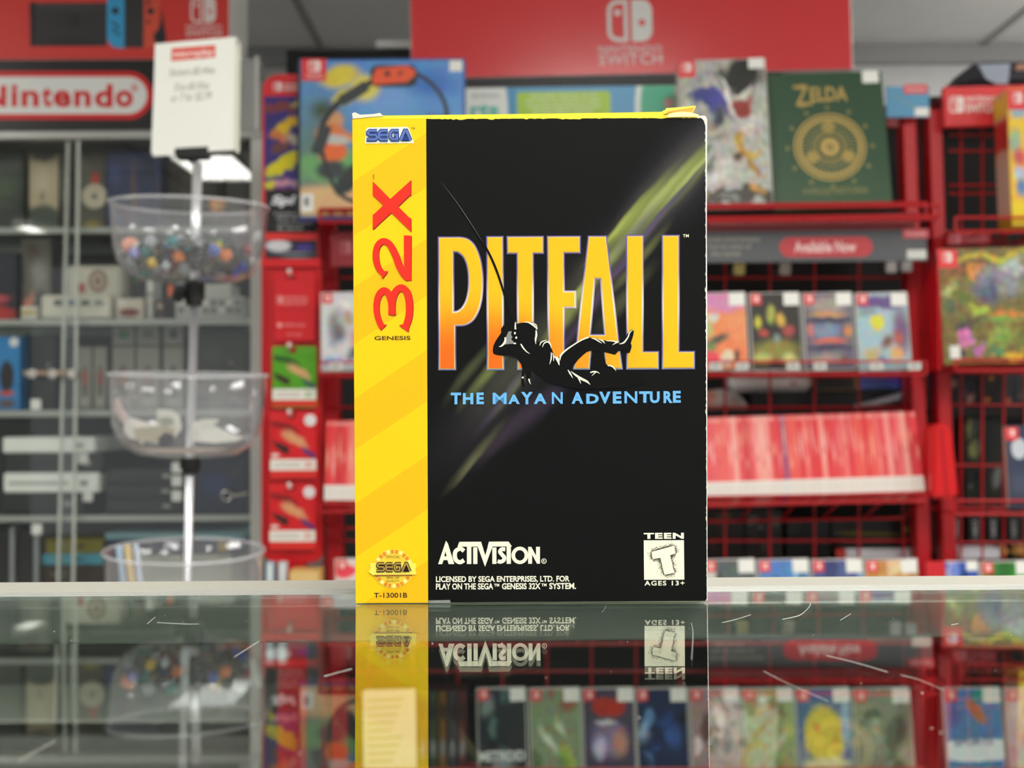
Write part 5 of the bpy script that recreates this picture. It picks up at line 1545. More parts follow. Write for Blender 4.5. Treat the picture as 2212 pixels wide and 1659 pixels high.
# row seen through the counter glass
G3 = 'game cases on the rack shelf seen through the counter glass'
LOWS = [(1033, 1141, ['#2a3034', '#20272b', '#5a7a78', '#8a9a98', '#15181c', '#3a4a50'], 'game case with grey metallic cover, leftmost in the row seen through the counter glass', 'METROID'),
        (1147, 1259, ['#8a9a78', '#5a6a4a', '#b8c850', '#a84a38', '#dfe8d0', '#5a8a48'], 'game case with green grassy cover seen through the counter glass', None),
        (1263, 1376, ['#6a5a78', '#b03a2c', '#a89ac8', '#c89a88', '#40384a', '#d8c0d0'], 'game case with red and lilac cover seen through the counter glass', None),
        (1379, 1492, ['#1e2c50', '#2a4a90', '#6a98d0', '#13182c', '#3a60a8', '#b8d0e8'], 'game case with midnight blue cover seen through the counter glass', None),
        (1496, 1606, ['#a88a8a', '#e0c8c0', '#3a3238', '#c8a098', '#e8d8d8', '#6a4a48'], 'game case with pinkish white cover seen through the counter glass', None),
        (1611, 1723, ['#a0a870', '#c8c868', '#8a6a48', '#d8d8c0', '#7a8a50', '#c88a60'], 'game case with olive and sand cover seen through the counter glass', None),
        (1727, 1847, ['#4a6aa0', '#8ab0d8', '#e0c830', '#e8d848', '#e0c02c', '#c88a30'], 'game case with yellow and blue cover seen through the counter glass', None),
        (1852, 1978, ['#8a8a78', '#6a6a58', '#c0bca0', '#50503f', '#a8a890', '#b8b49a'], 'mossy grey game case beside right post seen through the counter glass', None)]
for i, (x0, x1, pal, lab_, txt) in enumerate(LOWS):
    am = randart('thru%d' % i, pal, 10, 30 + i)
    if i == 6:
        am = art('thru6', '#3f5f9a', [(.5, .45, .45, .4, 0, '#e2cc35', .3), (.5, .1, .6, .12, 0, '#e8e0b0', .6), (.9, .6, .12, .4, 0, '#9ab8d8', .6), (.35, .55, .1, .08, 0, '#d88a2c', .6), (.7, .4, .14, .1, 0, '#c8a828', .8)], mottle=.4)
    if i == 2:
        am = art('thru2', '#4a4458', [(.5, .78, .4, .14, 0, '#b8321f', .3), (.5, .4, .5, .3, 0, '#8a7aa8', .7), (.7, .35, .25, .25, 0, '#c8957f', .8), (.3, .3, .2, .2, 0, '#d0c8e0', .8), (.45, .6, .3, .05, 0, '#d8d0d8', .7)], mottle=.4)
    b = case(lab_, x0, 1496, x1, 1676, am, group=G3)
    if txt:
        b.text('title_lettering', [(txt, x0 + 4, 1628, x1 - 6, 1650)], mat('#dfe3e2', .4), y=-.0016, bold=.03)
b = case('blue game case with white title band seen through the counter glass', 2050, 1496, 2176, 1690,
         art('sport', '#5a8ac0', [(.5, .32, .9, .14, 0, '#e6eef0', .15), (.55, .75, .3, .12, -35, '#c87848', .6), (.15, .7, .2, .2, 0, '#6a68b0', .7), (.7, .93, .3, .08, 0, '#2f9a90', .5), (.5, .08, .5, .1, 0, '#4ab0c0', .7), (.25, .1, .2, .06, 0, '#d08a68', .8)], distort=.03, mottle=.4), group=G3)
b.text('title_lettering', [('SPORTS', 2068, 1601, 2150, 1617)], mat('#3a6a9a', .4), y=-.0016, bold=.02)
case('pale pink game case at the right edge seen through the counter glass', 2183, 1496, 2300, 1684, randart('thru9', ['#c8a8b0', '#d8c0c4', '#a89098', '#e0d0d4'], 7, 77), group=G3)
b = PB('price_flyer', 'white price flyer in the lowest rack shelf seen through the counter glass', 'flyer', 786, 1500, 900, 1678, RY, .003, roll=-1.3, tilt=-6)
b.body(mat('#f0ead2', .5), 'sheet', bev=0)
bm = bmesh.new()
for k_ in range(9):
    flat(bm, [[(795, 1520 + k_ * 16), (875 - (k_ * 37) % 30, 1518 + k_ * 16), (875 - (k_ * 37) % 30, 1523 + k_ * 16), (795, 1525 + k_ * 16)]], b.fn, -.0004)
mesh_obj('ruled_print', bm, mat('#c9b98c', .6), b.root)
for i, (x0, x1, c) in enumerate(((905, 925, '#6a5a20'), (926, 946, '#3a4a30'), (947, 967, '#705020'), (968, 988, '#3a3a44'), (989, 1009, '#5a2a28'))):
    b = PB('game_case', ORD(i + 1) + ' dull spine right of the white flyer seen through the counter glass', 'game case', x0, 1500, x1 - 1, 1676, RY + .01, .08, roll=0, tilt=-2, group='dull spines seen through the counter glass')
    b.body(mat('#3b2a2a', .4), 'case_shell'); b.front(art('dull%d' % i, c, [(.5, .75, .5, .15, 0, '#2a2222', .5), (.5, .3, .6, .16, 0, '#7f8484', .8)], distort=.02), 'spine_insert', mg=.0015)

# ---------------------------------------------------------------- red wing with hanging cards
b = PB('card_panel', 'bright red plastic side panel with four hanging cards beside the glass cabinet', 'display panel', 566, 560, 694, 1215, RY + .07, .02)
fr = b
pl = mesh_obj('panel', slab(bmesh.new(), rrect(566, 560, 694, 1215, (0, 20, 34, 6)), b.fn, 0, .02), mat('#d4121a', .3, noise=.02), b.root)
mesh_obj('panel_rim', slab(bmesh.new(), rrect(566, 560, 574, 1190, 4), b.fn, -.006, -.0002), mat('#c00f18', .3), b.root)
mesh_obj('top_lip', slab(bmesh.new(), rrect(566, 562, 692, 578, 4), b.fn, -.012, -.0002), mat('#dd1a22', .3), b.root)
mesh_obj('foot', nbox(-.03, .03, .002, .018, -(b.root.location.z), -.0005), RACKRED, b.root)
HOOKY = RY + .02
for i, (y0, y1) in enumerate(((590, 736), (748, 878), (890, 1032), (1046, 1186))):
    px = 632
    a = b.fn(px, y0 + 8)
    bm = bmesh.new()
    tube(bm, [(a[0], -.0002, a[1]), (a[0], -.035, a[1]), (a[0], -.04, a[1] + .006)], .0028, 8)
    hk = mesh_obj('hook', bm, mat('#e7c9c6', .3, metal=.3), b.root)
    bm = bmesh.new(); bmesh.ops.create_uvsphere(bm, u_segments=10, v_segments=8, radius=.0055, matrix=Matrix.Translation((a[0], -.04, a[1] + .008)))
    mesh_obj('hook_tip', bm, mat('#f2dcd9', .3), hk, smooth=True)
CARDS = [(591, 588, 680, 737, 'red hanging card with pale lettering, topmost of four on the red side panel'),
         (588, 748, 684, 880, 'green hanging card with white band, second from top on the red side panel'),
         (583, 890, 684, 1034, 'red hanging card with slanted tan patch, third from top on the side panel'),
         (582, 1046, 682, 1188, 'red hanging card with slanted tan patch, lowest of four on the side panel')]
for i, (x0, y0, x1, y1, lab_) in enumerate(CARDS):
    c = PB('hanging_card', lab_, 'card', x0, y0, x1, y1, RY + .054, .0015, group='hanging cards on the red side panel')
    # slot for the hook
    lp = [c.fn(*p) for p in rrect(x0, y0, x1, y1, 5)]
    hole = [c.fn(*p) for p in ellipse(632, y0 + 8, 9, 7, n=12)]
    bm = flat(bmesh.new(), [lp, hole], ident, 0)
    r_ = bmesh.ops.extrude_face_region(bm, geom=list(bm.faces))
    bmesh.ops.translate(bm, vec=(0, .0012, 0), verts=[v for v in r_['geom'] if isinstance(v, bmesh.types.BMVert)])
    bmesh.ops.recalc_face_normals(bm, faces=bm.faces)
    if i == 0:
        mesh_obj('card', bm, mat('#d81620', .35), c.root)
        c.text('lettering', [('NINTENDO', 612, 640, 664, 647), ('eSHOP', 612, 650, 664, 658), ('eShop', 612, 698, 660, 706), ('GIFT CARD', 620, 720, 652, 725)], mat('#f09a98', .4), y=-.0006)
        c.mark('card_mark', switch_logo(598, 639, 610, 656), mat('#f0aaa8', .4), y=-.0006)
        c.mark('round_mark', [[ellipse(604, 702, 5)]], mat('#f0aaa8', .4), y=-.0006)
        c.mark('card_line', [[[(600, 668), (668, 668), (668, 670), (600, 670)]]], mat('#b01018', .4), y=-.0006)
    else:
        green = i == 1
        mesh_obj('card', bm, mat('#5aa41e' if green else '#dd1f26', .35), c.root)
        pic = (art('card%d' % i, '#58a51c', [(.3, .86, .5, .13, -24, '#2f5a26', .5), (.62, .5, .42, .17, -38, '#d8a878', .5), (.2, .3, .34, .11, -38, '#3f2a20', .5), (.85, .12, .3, .1, -38, '#33446a', .7)], distort=.12, mottle=.25) if green else
               art('card%d' % i, '#da2028', [(.3, .86, .5, .13, -24, '#8f181e', .5), (.55, .5, .44, .18, -38, '#dca074', .5), (.24, .3, .34, .1, -38, '#3f2420', .5), (.84, .16, .26, .1, -38, '#3a3a80', .6), (.1, .1, .12, .08, 0, '#f0d8d0', .5)], distort=.12, mottle=.25))
        yb_ = y1 - (40 if green else 42)
        c.front(pic, 'printed_picture', x0 + 2, y0 + 20, x1 - 2, yb_ - 1, y=-.0008)
        c.front(mat('#f2ece2', .4), 'white_band', x0 + 1, yb_, x1 - 1, yb_ + 24, y=-.0010)
        c.front(mat('#e02a20', .4), 'red_band', x0 + 1, yb_ + 25, x1 - 1, y1 - 2, y=-.0008)
        c.text('price_print', [('20', x1 - 26, yb_ + 5, x1 - 10, yb_ + 18)], mat('#5aa41e' if green else '#d85a50', .4), y=-.0014)
        c.mark('small_print', [[[(x0 + 8, yb_ + 8), (x1 - 36, yb_ + 8), (x1 - 36, yb_ + 10), (x0 + 8, yb_ + 10)]], [[(x0 + 8, yb_ + 14), (x1 - 34, yb_ + 14), (x1 - 34, yb_ + 16), (x0 + 8, yb_ + 16)]]], mat('#a8a098', .5), y=-.0014)
        if not green:
            c.mark('white_corner', [[ellipse(x1 - 14, y0 + 18, 13, 13)]], mat('#e8e4e4', .4), y=-.0012)

# accessory carton above the panel
b = PB('accessory_box', 'tall red topped carton with colourful picture standing on the red side panel', 'carton', 566, 157, 688, 559.5, RY + .075, .03)
fnb = b.fn
mesh_obj('carton', slab(bmesh.new(), rrect(566, 157, 688, 559.5, (0, 0, 0, 34)), fnb, 0, .03), mat('#e0232c', .4), b.root)
b.mark('box_mark', switch_logo(590, 174, 609, 194), LOGOW, y=-.0012)
b.text('box_lettering', [('NINTENDO', 613, 177, 662, 183), ('SWITCH', 613, 186, 662, 194)], LOGOW, y=-.0012, bold=.02)
b.front(art('splash', '#3a2f80', [(.3, .88, .4, .1, 0, '#8a3f3a', .6), (.75, .93, .35, .06, 0, '#e8c860', .7), (.45, .68, .4, .09, 20, '#e8c020', .5), (.3, .58, .3, .08, 0, '#d8783a', .7), (.6, .52, .35, .1, -15, '#c8b8a8', .8), (.3, .45, .3, .08, 10, '#7a4a38', .8),
                            (.4, .28, .5, .1, 15, '#e6d820', .4), (.6, .17, .5, .06, 0, '#4a3a90', .7), (.4, .07, .5, .07, 0, '#d8a0b0', .7), (.1, .05, .15, .08, 0, '#e0d830', .6), (.8, .8, .2, .12, 0, '#33307a', .7)], distort=.12, mottle=.3), 'printed_picture', 571, 205, 686, 408, y=-.0008)
b.front(mat('#141216', .4), 'black_panel', 573, 409, 686, 502, y=-.0010)
b.text('box_title', [('Spl', 586, 421, 640, 447)], mat('#f2f0f4', .4), y=-.0016, bold=.05, shear=.2)
b.text('small_lettering', [('2 accessory set', 592, 458, 660, 465), ('carry case', 598, 469, 650, 475), ('screen protector film', 600, 480, 678, 486), ('for console', 600, 490, 655, 496)], mat('#dcdcdc', .4), y=-.0016)
b.front(mat('#ea2f2a', .4), 'red_strip', 573, 503, 675, 518, y=-.0010)
b.front(art('bottompic', '#26222e', [(.25, .7, .3, .4, 0, '#d8d8dc', .4), (.75, .6, .25, .3, 0, '#4a3a90', .7), (.5, .3, .6, .1, 0, '#8a8a94', .7), (.6, .05, .4, .08, 0, '#5a9aa0', .7)], distort=.03), 'bottom_picture', 573, 519, 686, 558, y=-.0008)
# small things at the foot of the rack
for x0, x1, lab_, c in ((573, 590, 'pale blue upright box left of two under the red side panel', '#a8bccb'), (600, 618, 'pale upright box right of two under the red side panel', '#c3ccd0')):
    b = PB('slim_box', lab_, 'box', x0, 1216, x1, 1440, RY + .0, .015, tilt=-2); b.body(mat(c, .4)); b.front(mat('#dfe6ea', .4), x0=x0 + 4, y0=1222, x1=x1 - 4, y1=1430)
b = PB('wooden_box', 'light tan wooden box low between red panel and wide rack', 'box', 625, 1233, 690, 1290, RY - .04, .06); b.body(mat('#d9b068', .5, noise=.1)); b.front(mat('#e2be7c', .5, noise=.1), 'lid_face', mg=.003)
# card with dim mark under the fitness box
b = PB('hanging_card', 'dim red hanging card between left rack post and game box', 'card', 715, 503, 800, 575, RY + .05, .002, roll=-1.3)
b.body(mat('#8f1820', .4), 'card', bev=0); b.mark('card_mark', switch_logo(736, 520, 760, 548), mat('#b8686c', .4), y=-.0006)

# ---------------------------------------------------------------- big goods on the top shelf
TS = RY - .01
b = PB('fitness_box', 'large square game carton with sky picture and dark ring atop the rack', 'game carton', 640, 121, 1006, 472, TS, .052, tilt=-1)
b.body(mat('#2e5aa0', .35), bev=.002)
b.front(art('fitpic', '#5f98d8', [(.12, .3, .3, .7, 0, '#6f7f5a', .8, .85), (.5, .32, .9, .16, 0, '#74b070', .6), (.45, .1, .9, .14, 0, '#e0b888', .4), (.15, .68, .12, .1, 0, '#4c5a44', .9), (.55, .75, .35, .2, 15, '#78ace4', .9), (.8, .85, .3, .14, -10, '#3f78c8', .9), (.62, .52, .3, .1, 0, '#9cc4ea', .9),
                             (.25, .9, .16, .1, 15, '#e6d24a', .5), (.4, .82, .12, .12, -25, '#e8d860', .6), (.28, .76, .11, .07, 20, '#ddc84e', .6), (.48, .5, .06, .1, 10, '#e0c03a', .7),
                             (.22, .62, .08, .07, 0, '#d8a070', .5), (.36, .5, .2, .035, -14, '#e09458', .5), (.2, .52, .12, .1, 0, '#e4804a', .5), (.2, .42, .11, .09, 0, '#ee7440', .4), (.22, .49, .12, .04, 0, '#c8c8c4', .5), (.3, .24, .07, .14, -38, '#3a3f40', .4), (.2, .3, .12, .08, 0, '#454a4c', .5),
                             (.72, .4, .2, .1, -8, '#585c62', .6), (.9, .42, .1, .16, 0, '#6e747c', .6), (.8, .58, .16, .1, 30, '#4a5ab8', .7)], distort=.03, mottle=.18), mg=.004)
b.mark('printed_ring', [[stroke([(700, 345), (690, 300), (700, 258), (735, 215), (790, 180), (850, 152), (910, 160), (955, 205), (968, 260), (962, 320), (925, 390), (860, 430), (790, 440), (730, 415), (700, 345)], (9, 12, 13, 14, 14, 10, 9, 9, 10, 10, 9, 9, 9, 9, 9), n=4)]],
       mat('#33383c', .4), y=-.0014)
for g_ in (stroke([(735, 215), (765, 198), (792, 180)], 24, n=3), stroke([(682, 330), (694, 300), (704, 268)], 26, n=3)):
    b.mark('ring_grip', [[g_]], mat('#3c4244', .4), y=-.0017)
b.mark('ring_socket', [[rrect(800, 136, 902, 184, 16)]], mat('#2f3236', .4), y=-.0018)
b.mark('ring_controller', [[[(812, 143), (880, 137), (896, 146), (898, 158), (880, 174), (808, 180), (802, 168)]]], mat('#f05a34', .4), y=-.0022)
b.mark('controller_stick', [[ellipse(837, 155, 6)], [[(862, 152), (870, 148), (868, 156), (860, 160)]]], mat('#33262a', .4), y=-.0026)
mt = b.front(TAGRED, 'maker_tag', 650, 121, 704, 170, y=-.0014)
b.mark('tag_mark', switch_logo(664, 125, 692, 150), LOGOW, y=-.0018, parent=mt)
b.text('tag_lettering', [('NINTENDO', 660, 154, 697, 158), ('SWITCH', 660, 160, 697, 165)], LOGOW, y=-.0018, parent=mt)
b.front(TAGW, 'price_sticker', 972, 126, 1000, 150, y=-.0014)
rt_ = b.front(mat('#ececea', .4), 'rating_mark', 650, 418, 676, 456, y=-.0014)
b.text('rating_letter', [('E', 657, 426, 669, 444)], mat('#333333', .4), y=-.0018, bold=.04, parent=rt_)
b.front(mat('#8f2a22', .4), 'picture_strip', 686, 452, 1000, 468, y=-.0014)
b.mark('strip_frames', [[[(690 + k_ * 30, 455), (710 + k_ * 30, 455), (710 + k_ * 30, 465), (690 + k_ * 30, 465)]] for k_ in range(6)], mat('#c08a50', .4), y=-.0018)
b.front(mat('#2c2f2c', .4), 'left_edge', 641, 124, 648, 470, y=-.0012)

b = PB('art_book', 'black and white illustrated art book with red corner tag, leaning beside the green book', 'book', 1478, 112, 1672, 446, TS, .03, roll=-1.5, tilt=-6)
b.body(mat('#c9c7c0', .5), 'cover_board', bev=.001)
b.front(art('warriors', '#b9b8b0', [(.72, .88, .4, .16, 0, '#23241f', .6), (.2, .85, .2, .1, 0, '#a8a8a0', .8), (.3, .72, .26, .06, -14, '#34388a', .4), (.5, .68, .22, .06, -20, '#4a4aa0', .6), (.72, .77, .12, .05, 0, '#d8d4c8', .5), (.72, .68, .16, .1, 10, '#9a3028', .5), (.45, .6, .14, .08, 0, '#2a2a48', .6),
                               (.55, .78, .04, .3, 32, '#e4e4e0', .6), (.5, .93, .1, .05, 0, '#55554f', .7), (.2, .58, .2, .08, 0, '#8a806a', .8), (.8, .55, .2, .1, 20, '#d8d5cc', .7), (.3, .48, .4, .05, 0, '#8f8c84', .8), (.18, .36, .14, .09, 15, '#4f7a34', .5), (.25, .28, .18, .05, -10, '#3a4a2c', .7),
                               (.65, .42, .08, .12, -28, '#c8a030', .4), (.75, .34, .2, .04, 10, '#d4b040', .4), (.78, .27, .2, .04, -20, '#b08a28', .5), (.6, .3, .06, .05, 0, '#4a3a18', .6), (.4, .22, .3, .08, 0, '#d8d6d0', .8), (.5, .065, .6, .065, 0, '#3f3a2e', .2), (.2, .08, .12, .04, 0, '#c8a048', .7),
                               (.55, .06, .1, .04, 0, '#8a8880', .7), (.85, .08, .1, .05, 0, '#d09a48', .7)], distort=.16, grain=.35, gscale=18, mottle=.25), 'printed_cover', mg=.002)
mt = b.front(TAGRED, 'maker_tag', 1478, 113, 1517, 152, y=-.0012)
b.mark('tag_mark', switch_logo(1488, 119, 1508, 140), LOGOW, y=-.0016, parent=mt)
b.front(TAGW, 'price_sticker', 1634, 112, 1668, 136, y=-.0012)
b = PB('hardback_book', 'dark green hardback book with gold emblem leaning on top of the wide rack', 'book', 1674, 138, 1930, 450, TS, .035, roll=-1.6, tilt=-8)
b.body(mat('#2f4a34', .45), 'cover_board', bev=.002)
b.front(art('greencover', '#33503a', [(.5, .1, .8, .3, 0, '#3f5a3c', 1), (.03, .5, .03, .7, 0, '#2a4430', .6)], distort=.03), 'printed_cover', mg=.001)
GOLD = mat('#b59a55', .4, metal=.15, noise=.06)
mb = bmesh.new()
text_loops(mb, 'Z', b.fn, 1734, 168, 1766, 214, -.0014, bold=.02, shear=.1)
text_loops(mb, 'ELDA', b.fn, 1768, 172, 1850, 206, -.0014, bold=.03)
flat(mb, [[(1730, 168), (1760, 164), (1756, 172), (1732, 174)]], b.fn, -.0014)
flat(mb, [[(1742, 212), (1775, 207), (1772, 213), (1744, 218)]], b.fn, -.0014)
mesh_obj('title_lettering', mb, GOLD, b.root)
CX, CYP = 1803, 311
em = b.mark('cover_emblem', [[ellipse(CX, CYP, 79, 77, n=48), ellipse(CX, CYP, 74, 72, n=48)], [ellipse(CX, CYP, 70, 68, n=48), ellipse(CX, CYP, 62, 60, n=48)]], GOLD, y=-.0014)
gear = [(CX + (24 if k_ % 2 else 20) * math.cos(2 * math.pi * k_ / 32), CYP + (24 if k_ % 2 else 20) * math.sin(2 * math.pi * k_ / 32)) for k_ in range(32)]
b.mark('emblem_wheel', [[gear, ellipse(CX, CYP, 7)], [ellipse(CX, CYP, 4)], [ellipse(CX, CYP, 33, n=36), ellipse(CX, CYP, 30, n=36)]], GOLD, y=-.0014, parent=em)
b.mark('emblem_medallion', [[ellipse(CX + 45 * math.cos(a_), CYP + 45 * math.sin(a_), 14, n=18)] for a_ in (-math.pi / 2, math.pi / 6, 5 * math.pi / 6)], GOLD, y=-.0014, parent=em)
spk = []
for k_ in range(12):
    a_ = k_ * math.pi / 6
    x_, y_ = CX + 93 * math.cos(a_), CYP + 91 * math.sin(a_)
    b.mark('emblem_point', [[[(x_ - 6, y_), (x_ - 2, y_ - 2), (x_, y_ - 7), (x_ + 2, y_ - 2), (x_ + 6, y_), (x_, y_ + 6)]]], mat('#8a8048', .4), y=-.0014, parent=em)
for k_ in range(40):
    a_ = k_ * math.pi / 20 + .07
    spk.append([stroke([(CX + 34 * math.cos(a_), CYP + 34 * math.sin(a_)), (CX + 60 * math.cos(a_ + .12), CYP + 60 * math.sin(a_ + .12))], 3.0, smooth=False)])
b.mark('emblem_tracery', spk, mat('#8a8450', .4), y=-.0014, parent=em)
b.text('subtitle_lettering', [('HYRULE HISTORIA', 1738, 404, 1878, 418)], mat('#8a8450', .4), y=-.0014)
b.front(TAGW, 'price_sticker', 1886, 138, 1922, 166, y=-.0014)

# red glossy header above the rack
b = PB('header_sign', 'big glossy red header sign with white console mark above the wide rack', 'sign', 885, -160, 1846, 167, 2.92, .05, roll=-1.0)
b.root.location.z = P(1365, 172, 2.92).z + .012
b.body(mat('#c9c9c8', .4), 'casing', bev=.002)
b.front(art('redsign', '#ee4348', [(.12, .62, .2, .1, 0, '#d06a40', 1, .5)], distort=.05, rough=.22, spec=.5), 'sign_face', mg=.002)  # brownish patch is a soft reflection painted into the face
b.mark('console_mark', switch_logo(1314, 3, 1412, 95), mat('#f1efea', .4), y=-.0012)
b.text('sign_lettering', [('NINTENDO', 1294, 103, 1432, 119), ('SWITCH', 1294, 121, 1432, 145)], mat('#f4d9d6', .4), y=-.0012, bold=.02, spacing=1.1)
bs = b.root.location
ba = thing('sign_base', 'black bar carrying the red header sign', 'sign base', (bs.x, bs.y, bs.z - .0005), (0, math.radians(-1.0), 0))
bw = b.w
mesh_obj('bar', nbox(-bw / 2 - .02, bw / 2 - .17, 0, .14, -.022, -.0005), mat('#0d0d0e', .4), ba)
for sx in (-.42, 0, .4):
    mesh_obj('leg', nbox(sx - .012, sx + .012, .115, .139, -bs.z + .012, -.0225), BLACK, ba)
# black screen behind
b = PB('wall_screen', 'black flat screen behind the rack, left of the red header sign', 'screen', 617, 104, 930, 300, 3.3, .05)
b.body(mat('#0c0c0d', .3), 'bezel', bev=.003); b.front(mat('#17191c', .15), 'screen_panel', mg=.02)
mesh_obj('stand', nbox(-.05, .05, .01, .04, -b.root.location.z, -.0005), BLACK, b.root)
w_ = PB('white_box', 'small white box lying on top of the black screen', 'box', 812, 86, 890, 103.5, 3.3, .05); w_.body(mat('#ededea', .4)); w_.front(mat('#f6f6f2', .4), 'label_face', mg=.003)

# white blue and green carton strip under the sign
b = PB('sports_box', 'long white and blue game carton lying on the rack under the red header sign', 'game carton', 985, 184, 1485, 444, 2.72, .10, roll=-.6)
b.body(mat('#dfe6e6', .4))
b.front(art('sportstrip', '#4f9ccc', [(.08, .5, .16, 1.2, 0, '#e6e9e4', .05), (.245, .5, .02, 1.2, 0, '#3a90bc', .4), (.88, .8, .1, .5, 0, '#e4efe8', .05), (.895, .8, .09, .46, 0, '#35b389', .05), (.93, .85, .03, .07, 0, '#d88a90', .8), (.99, .85, .05, .3, 0, '#d8b8b8', .6)], distort=0), mg=.001)
b.text('title_lettering', [('rts', 1018, 220, 1080, 247)], mat('#5fc0b4', .4), y=-.0012, bold=.04)
b.text('maker_lettering', [('NINTENDO', 1020, 197, 1082, 207)], mat('#9aa8a8', .4), y=-.0012)
lbm = b.mark('green_label', [[rrect(1120, 195, 1323, 249, 8)]], mat('#a9cf35', .4), y=-.0012)
b.text('label_lettering', [('INCLUDES THE FULL GAME', 1150, 199, 1292, 208), ('LEG STRAP ACCESSORY IN BOX', 1138, 211, 1300, 220), ('AVAILABLE NOW', 1152, 234, 1286, 244)], mat('#e3eec0', .4), y=-.0016, parent=lbm)
b.mark('label_line', [[[(1142, 226), (1300, 226), (1300, 229), (1142, 229)]]], mat('#e3eec0', .4), y=-.0016, parent=lbm)
mesh_obj('red_foot', nbox(-.26, -.18, -.0016, -.0008, b.h - .078, b.h - .066), RED(), b.root)

# dark promo strip
b = PB('promo_strip', 'charcoal shelf strip with red oval notice under the leaning books', 'shelf strip', 1430, 498, 2004, 566, RY - .005, .008, roll=-.3)
b.body(mat('#55565a', .45), 'board', bev=.001)
mk_ = b.mark('red_oval', [[rrect(1684, 512, 1886, 556, 21)]], mat('#c23a42', .4), y=-.0006)
b.text('notice_lettering', [('Available Now', 1716, 521, 1850, 546)], mat('#f0c8c8', .4), y=-.0010, bold=.03, parent=mk_)
b.text('small_lettering', [('THE NEW ADVENTURE BEGINS', 1524, 512, 1642, 521), ('from the makers of', 1530, 526, 1622, 535), ('the series', 1536, 541, 1600, 551)], mat('#a8a494', .5), y=-.0008)
r_ = b.front(mat('#d8505a', .4), 'red_label', 1952, 497, 2008, 516, y=-.0008)
b.text('label_lettering', [('Nintendo', 1958, 501, 2001, 511)], mat('#f2c4c4', .4), y=-.0014, parent=r_)
b.front(mat('#cfcfc8', .4), 'price_sticker', 1960, 542, 2002, 562, y=-.0008)
# peg ends above the cases
for px, py, c, lab_ in ((1597, 578, '#d8c67a', 'cream peg cap above the first two game cases'), (1696, 578, '#bfb2a8', 'grey peg cap above the black and yellow game case'), (1925, 573, '#e6e6e6', 'white peg cap left of two near the right post'), (1958, 571, '#dddddd', 'white peg cap right of two near the right post')):
    p = P(px, py, RY + .06)
    t = thing('peg', lab_, 'peg', (p.x, p.y, p.z), group='display pegs on the rack grid')
    mesh_obj('rod', tube(bmesh.new(), [(0, .004, 0), (0, RP + .047 - p.y, 0)], .003, 6), mat('#8b8b8b', .3, metal=.5), t)
    mesh_obj('cap', nbox(-.012, .012, -.003, .004, -.016, .012, bev=.003), mat(c, .4), t)

# blue card and grey bag at right
b = PB('shelf_card', 'light blue shelf card with red label beside the green book', 'card', 1915, 186, 2008, 253, RP - .03, .004)
b.body(mat('#5c9cc4', .4), 'board', bev=0)
r_ = b.front(mat('#e2545a', .4), 'red_label', 1952, 182, 2004, 202, y=-.0008)
b.text('label_lettering', [('Nintendo', 1958, 187, 1998, 197)], mat('#f6d4d2', .4), y=-.0014, parent=r_)
b.front(TAGW, 'price_sticker', 1976, 232, 2007, 251, y=-.0008)
b.mark('printed_line', [[stroke([(1925, 205), (1960, 222), (1978, 235)], 2.5, smooth=False)]], mat('#8aa894', .4), y=-.0008)
mesh_obj('clip', nbox(-.044, -.02, .004, .022, -.02, .03), DRED, b.root)
bm = bmesh.new()
c0_ = P(2200, 189, 2.78)
slab(bm, [(2080, 189), (2084, 165), (2098, 142), (2116, 133), (2300, 133), (2320, 150), (2326, 189)], lambda x, y: ((x - 2200) * 2.78 / FPX, (189 - y) * 2.78 / FPX), 0, .16)
bmesh.ops.bevel(bm, geom=list(bm.edges), offset=.012, segments=3, affect='EDGES')
t = thing('soft_bag', 'dark grey soft bag lying on top of the narrower rack', 'bag', (c0_.x, c0_.y, c0_.z + .004))
mesh_obj('bag_body', bm, mat('#3a3d44', .7, noise=.1), t, smooth=True)
bm = bmesh.new(); slab(bm, [(2112, 143), (2182, 141), (2176, 186), (2150, 186), (2128, 174)], lambda x, y: ((x - 2200) * 2.78 / FPX, (189 - y) * 2.78 / FPX), -.004, 0)
mesh_obj('clear_window', bm, mat('#a6b2c4', .25), t)
bm = bmesh.new(); slab(bm, [(2196, 143), (2240, 141), (2240, 156), (2192, 156)], lambda x, y: ((x - 2200) * 2.78 / FPX, (189 - y) * 2.78 / FPX), -.004, 0)
mesh_obj('tan_patch', bm, mat('#b78a70', .5), t)
bm = nbox(hx0.x, hx1.x, 0, .2, 0, .004)
tp_ = rb.L(2040, 190, 2.78)
mesh_obj('top_shelf', nbox(rb.L(2050, 190, 2.78).x, rb.L(2550, 190, 2.78).x, .105, .30, rb.L(2200, 192, 2.78).z - .006, rb.L(2200, 192, 2.78).z), DRED, rb.root)

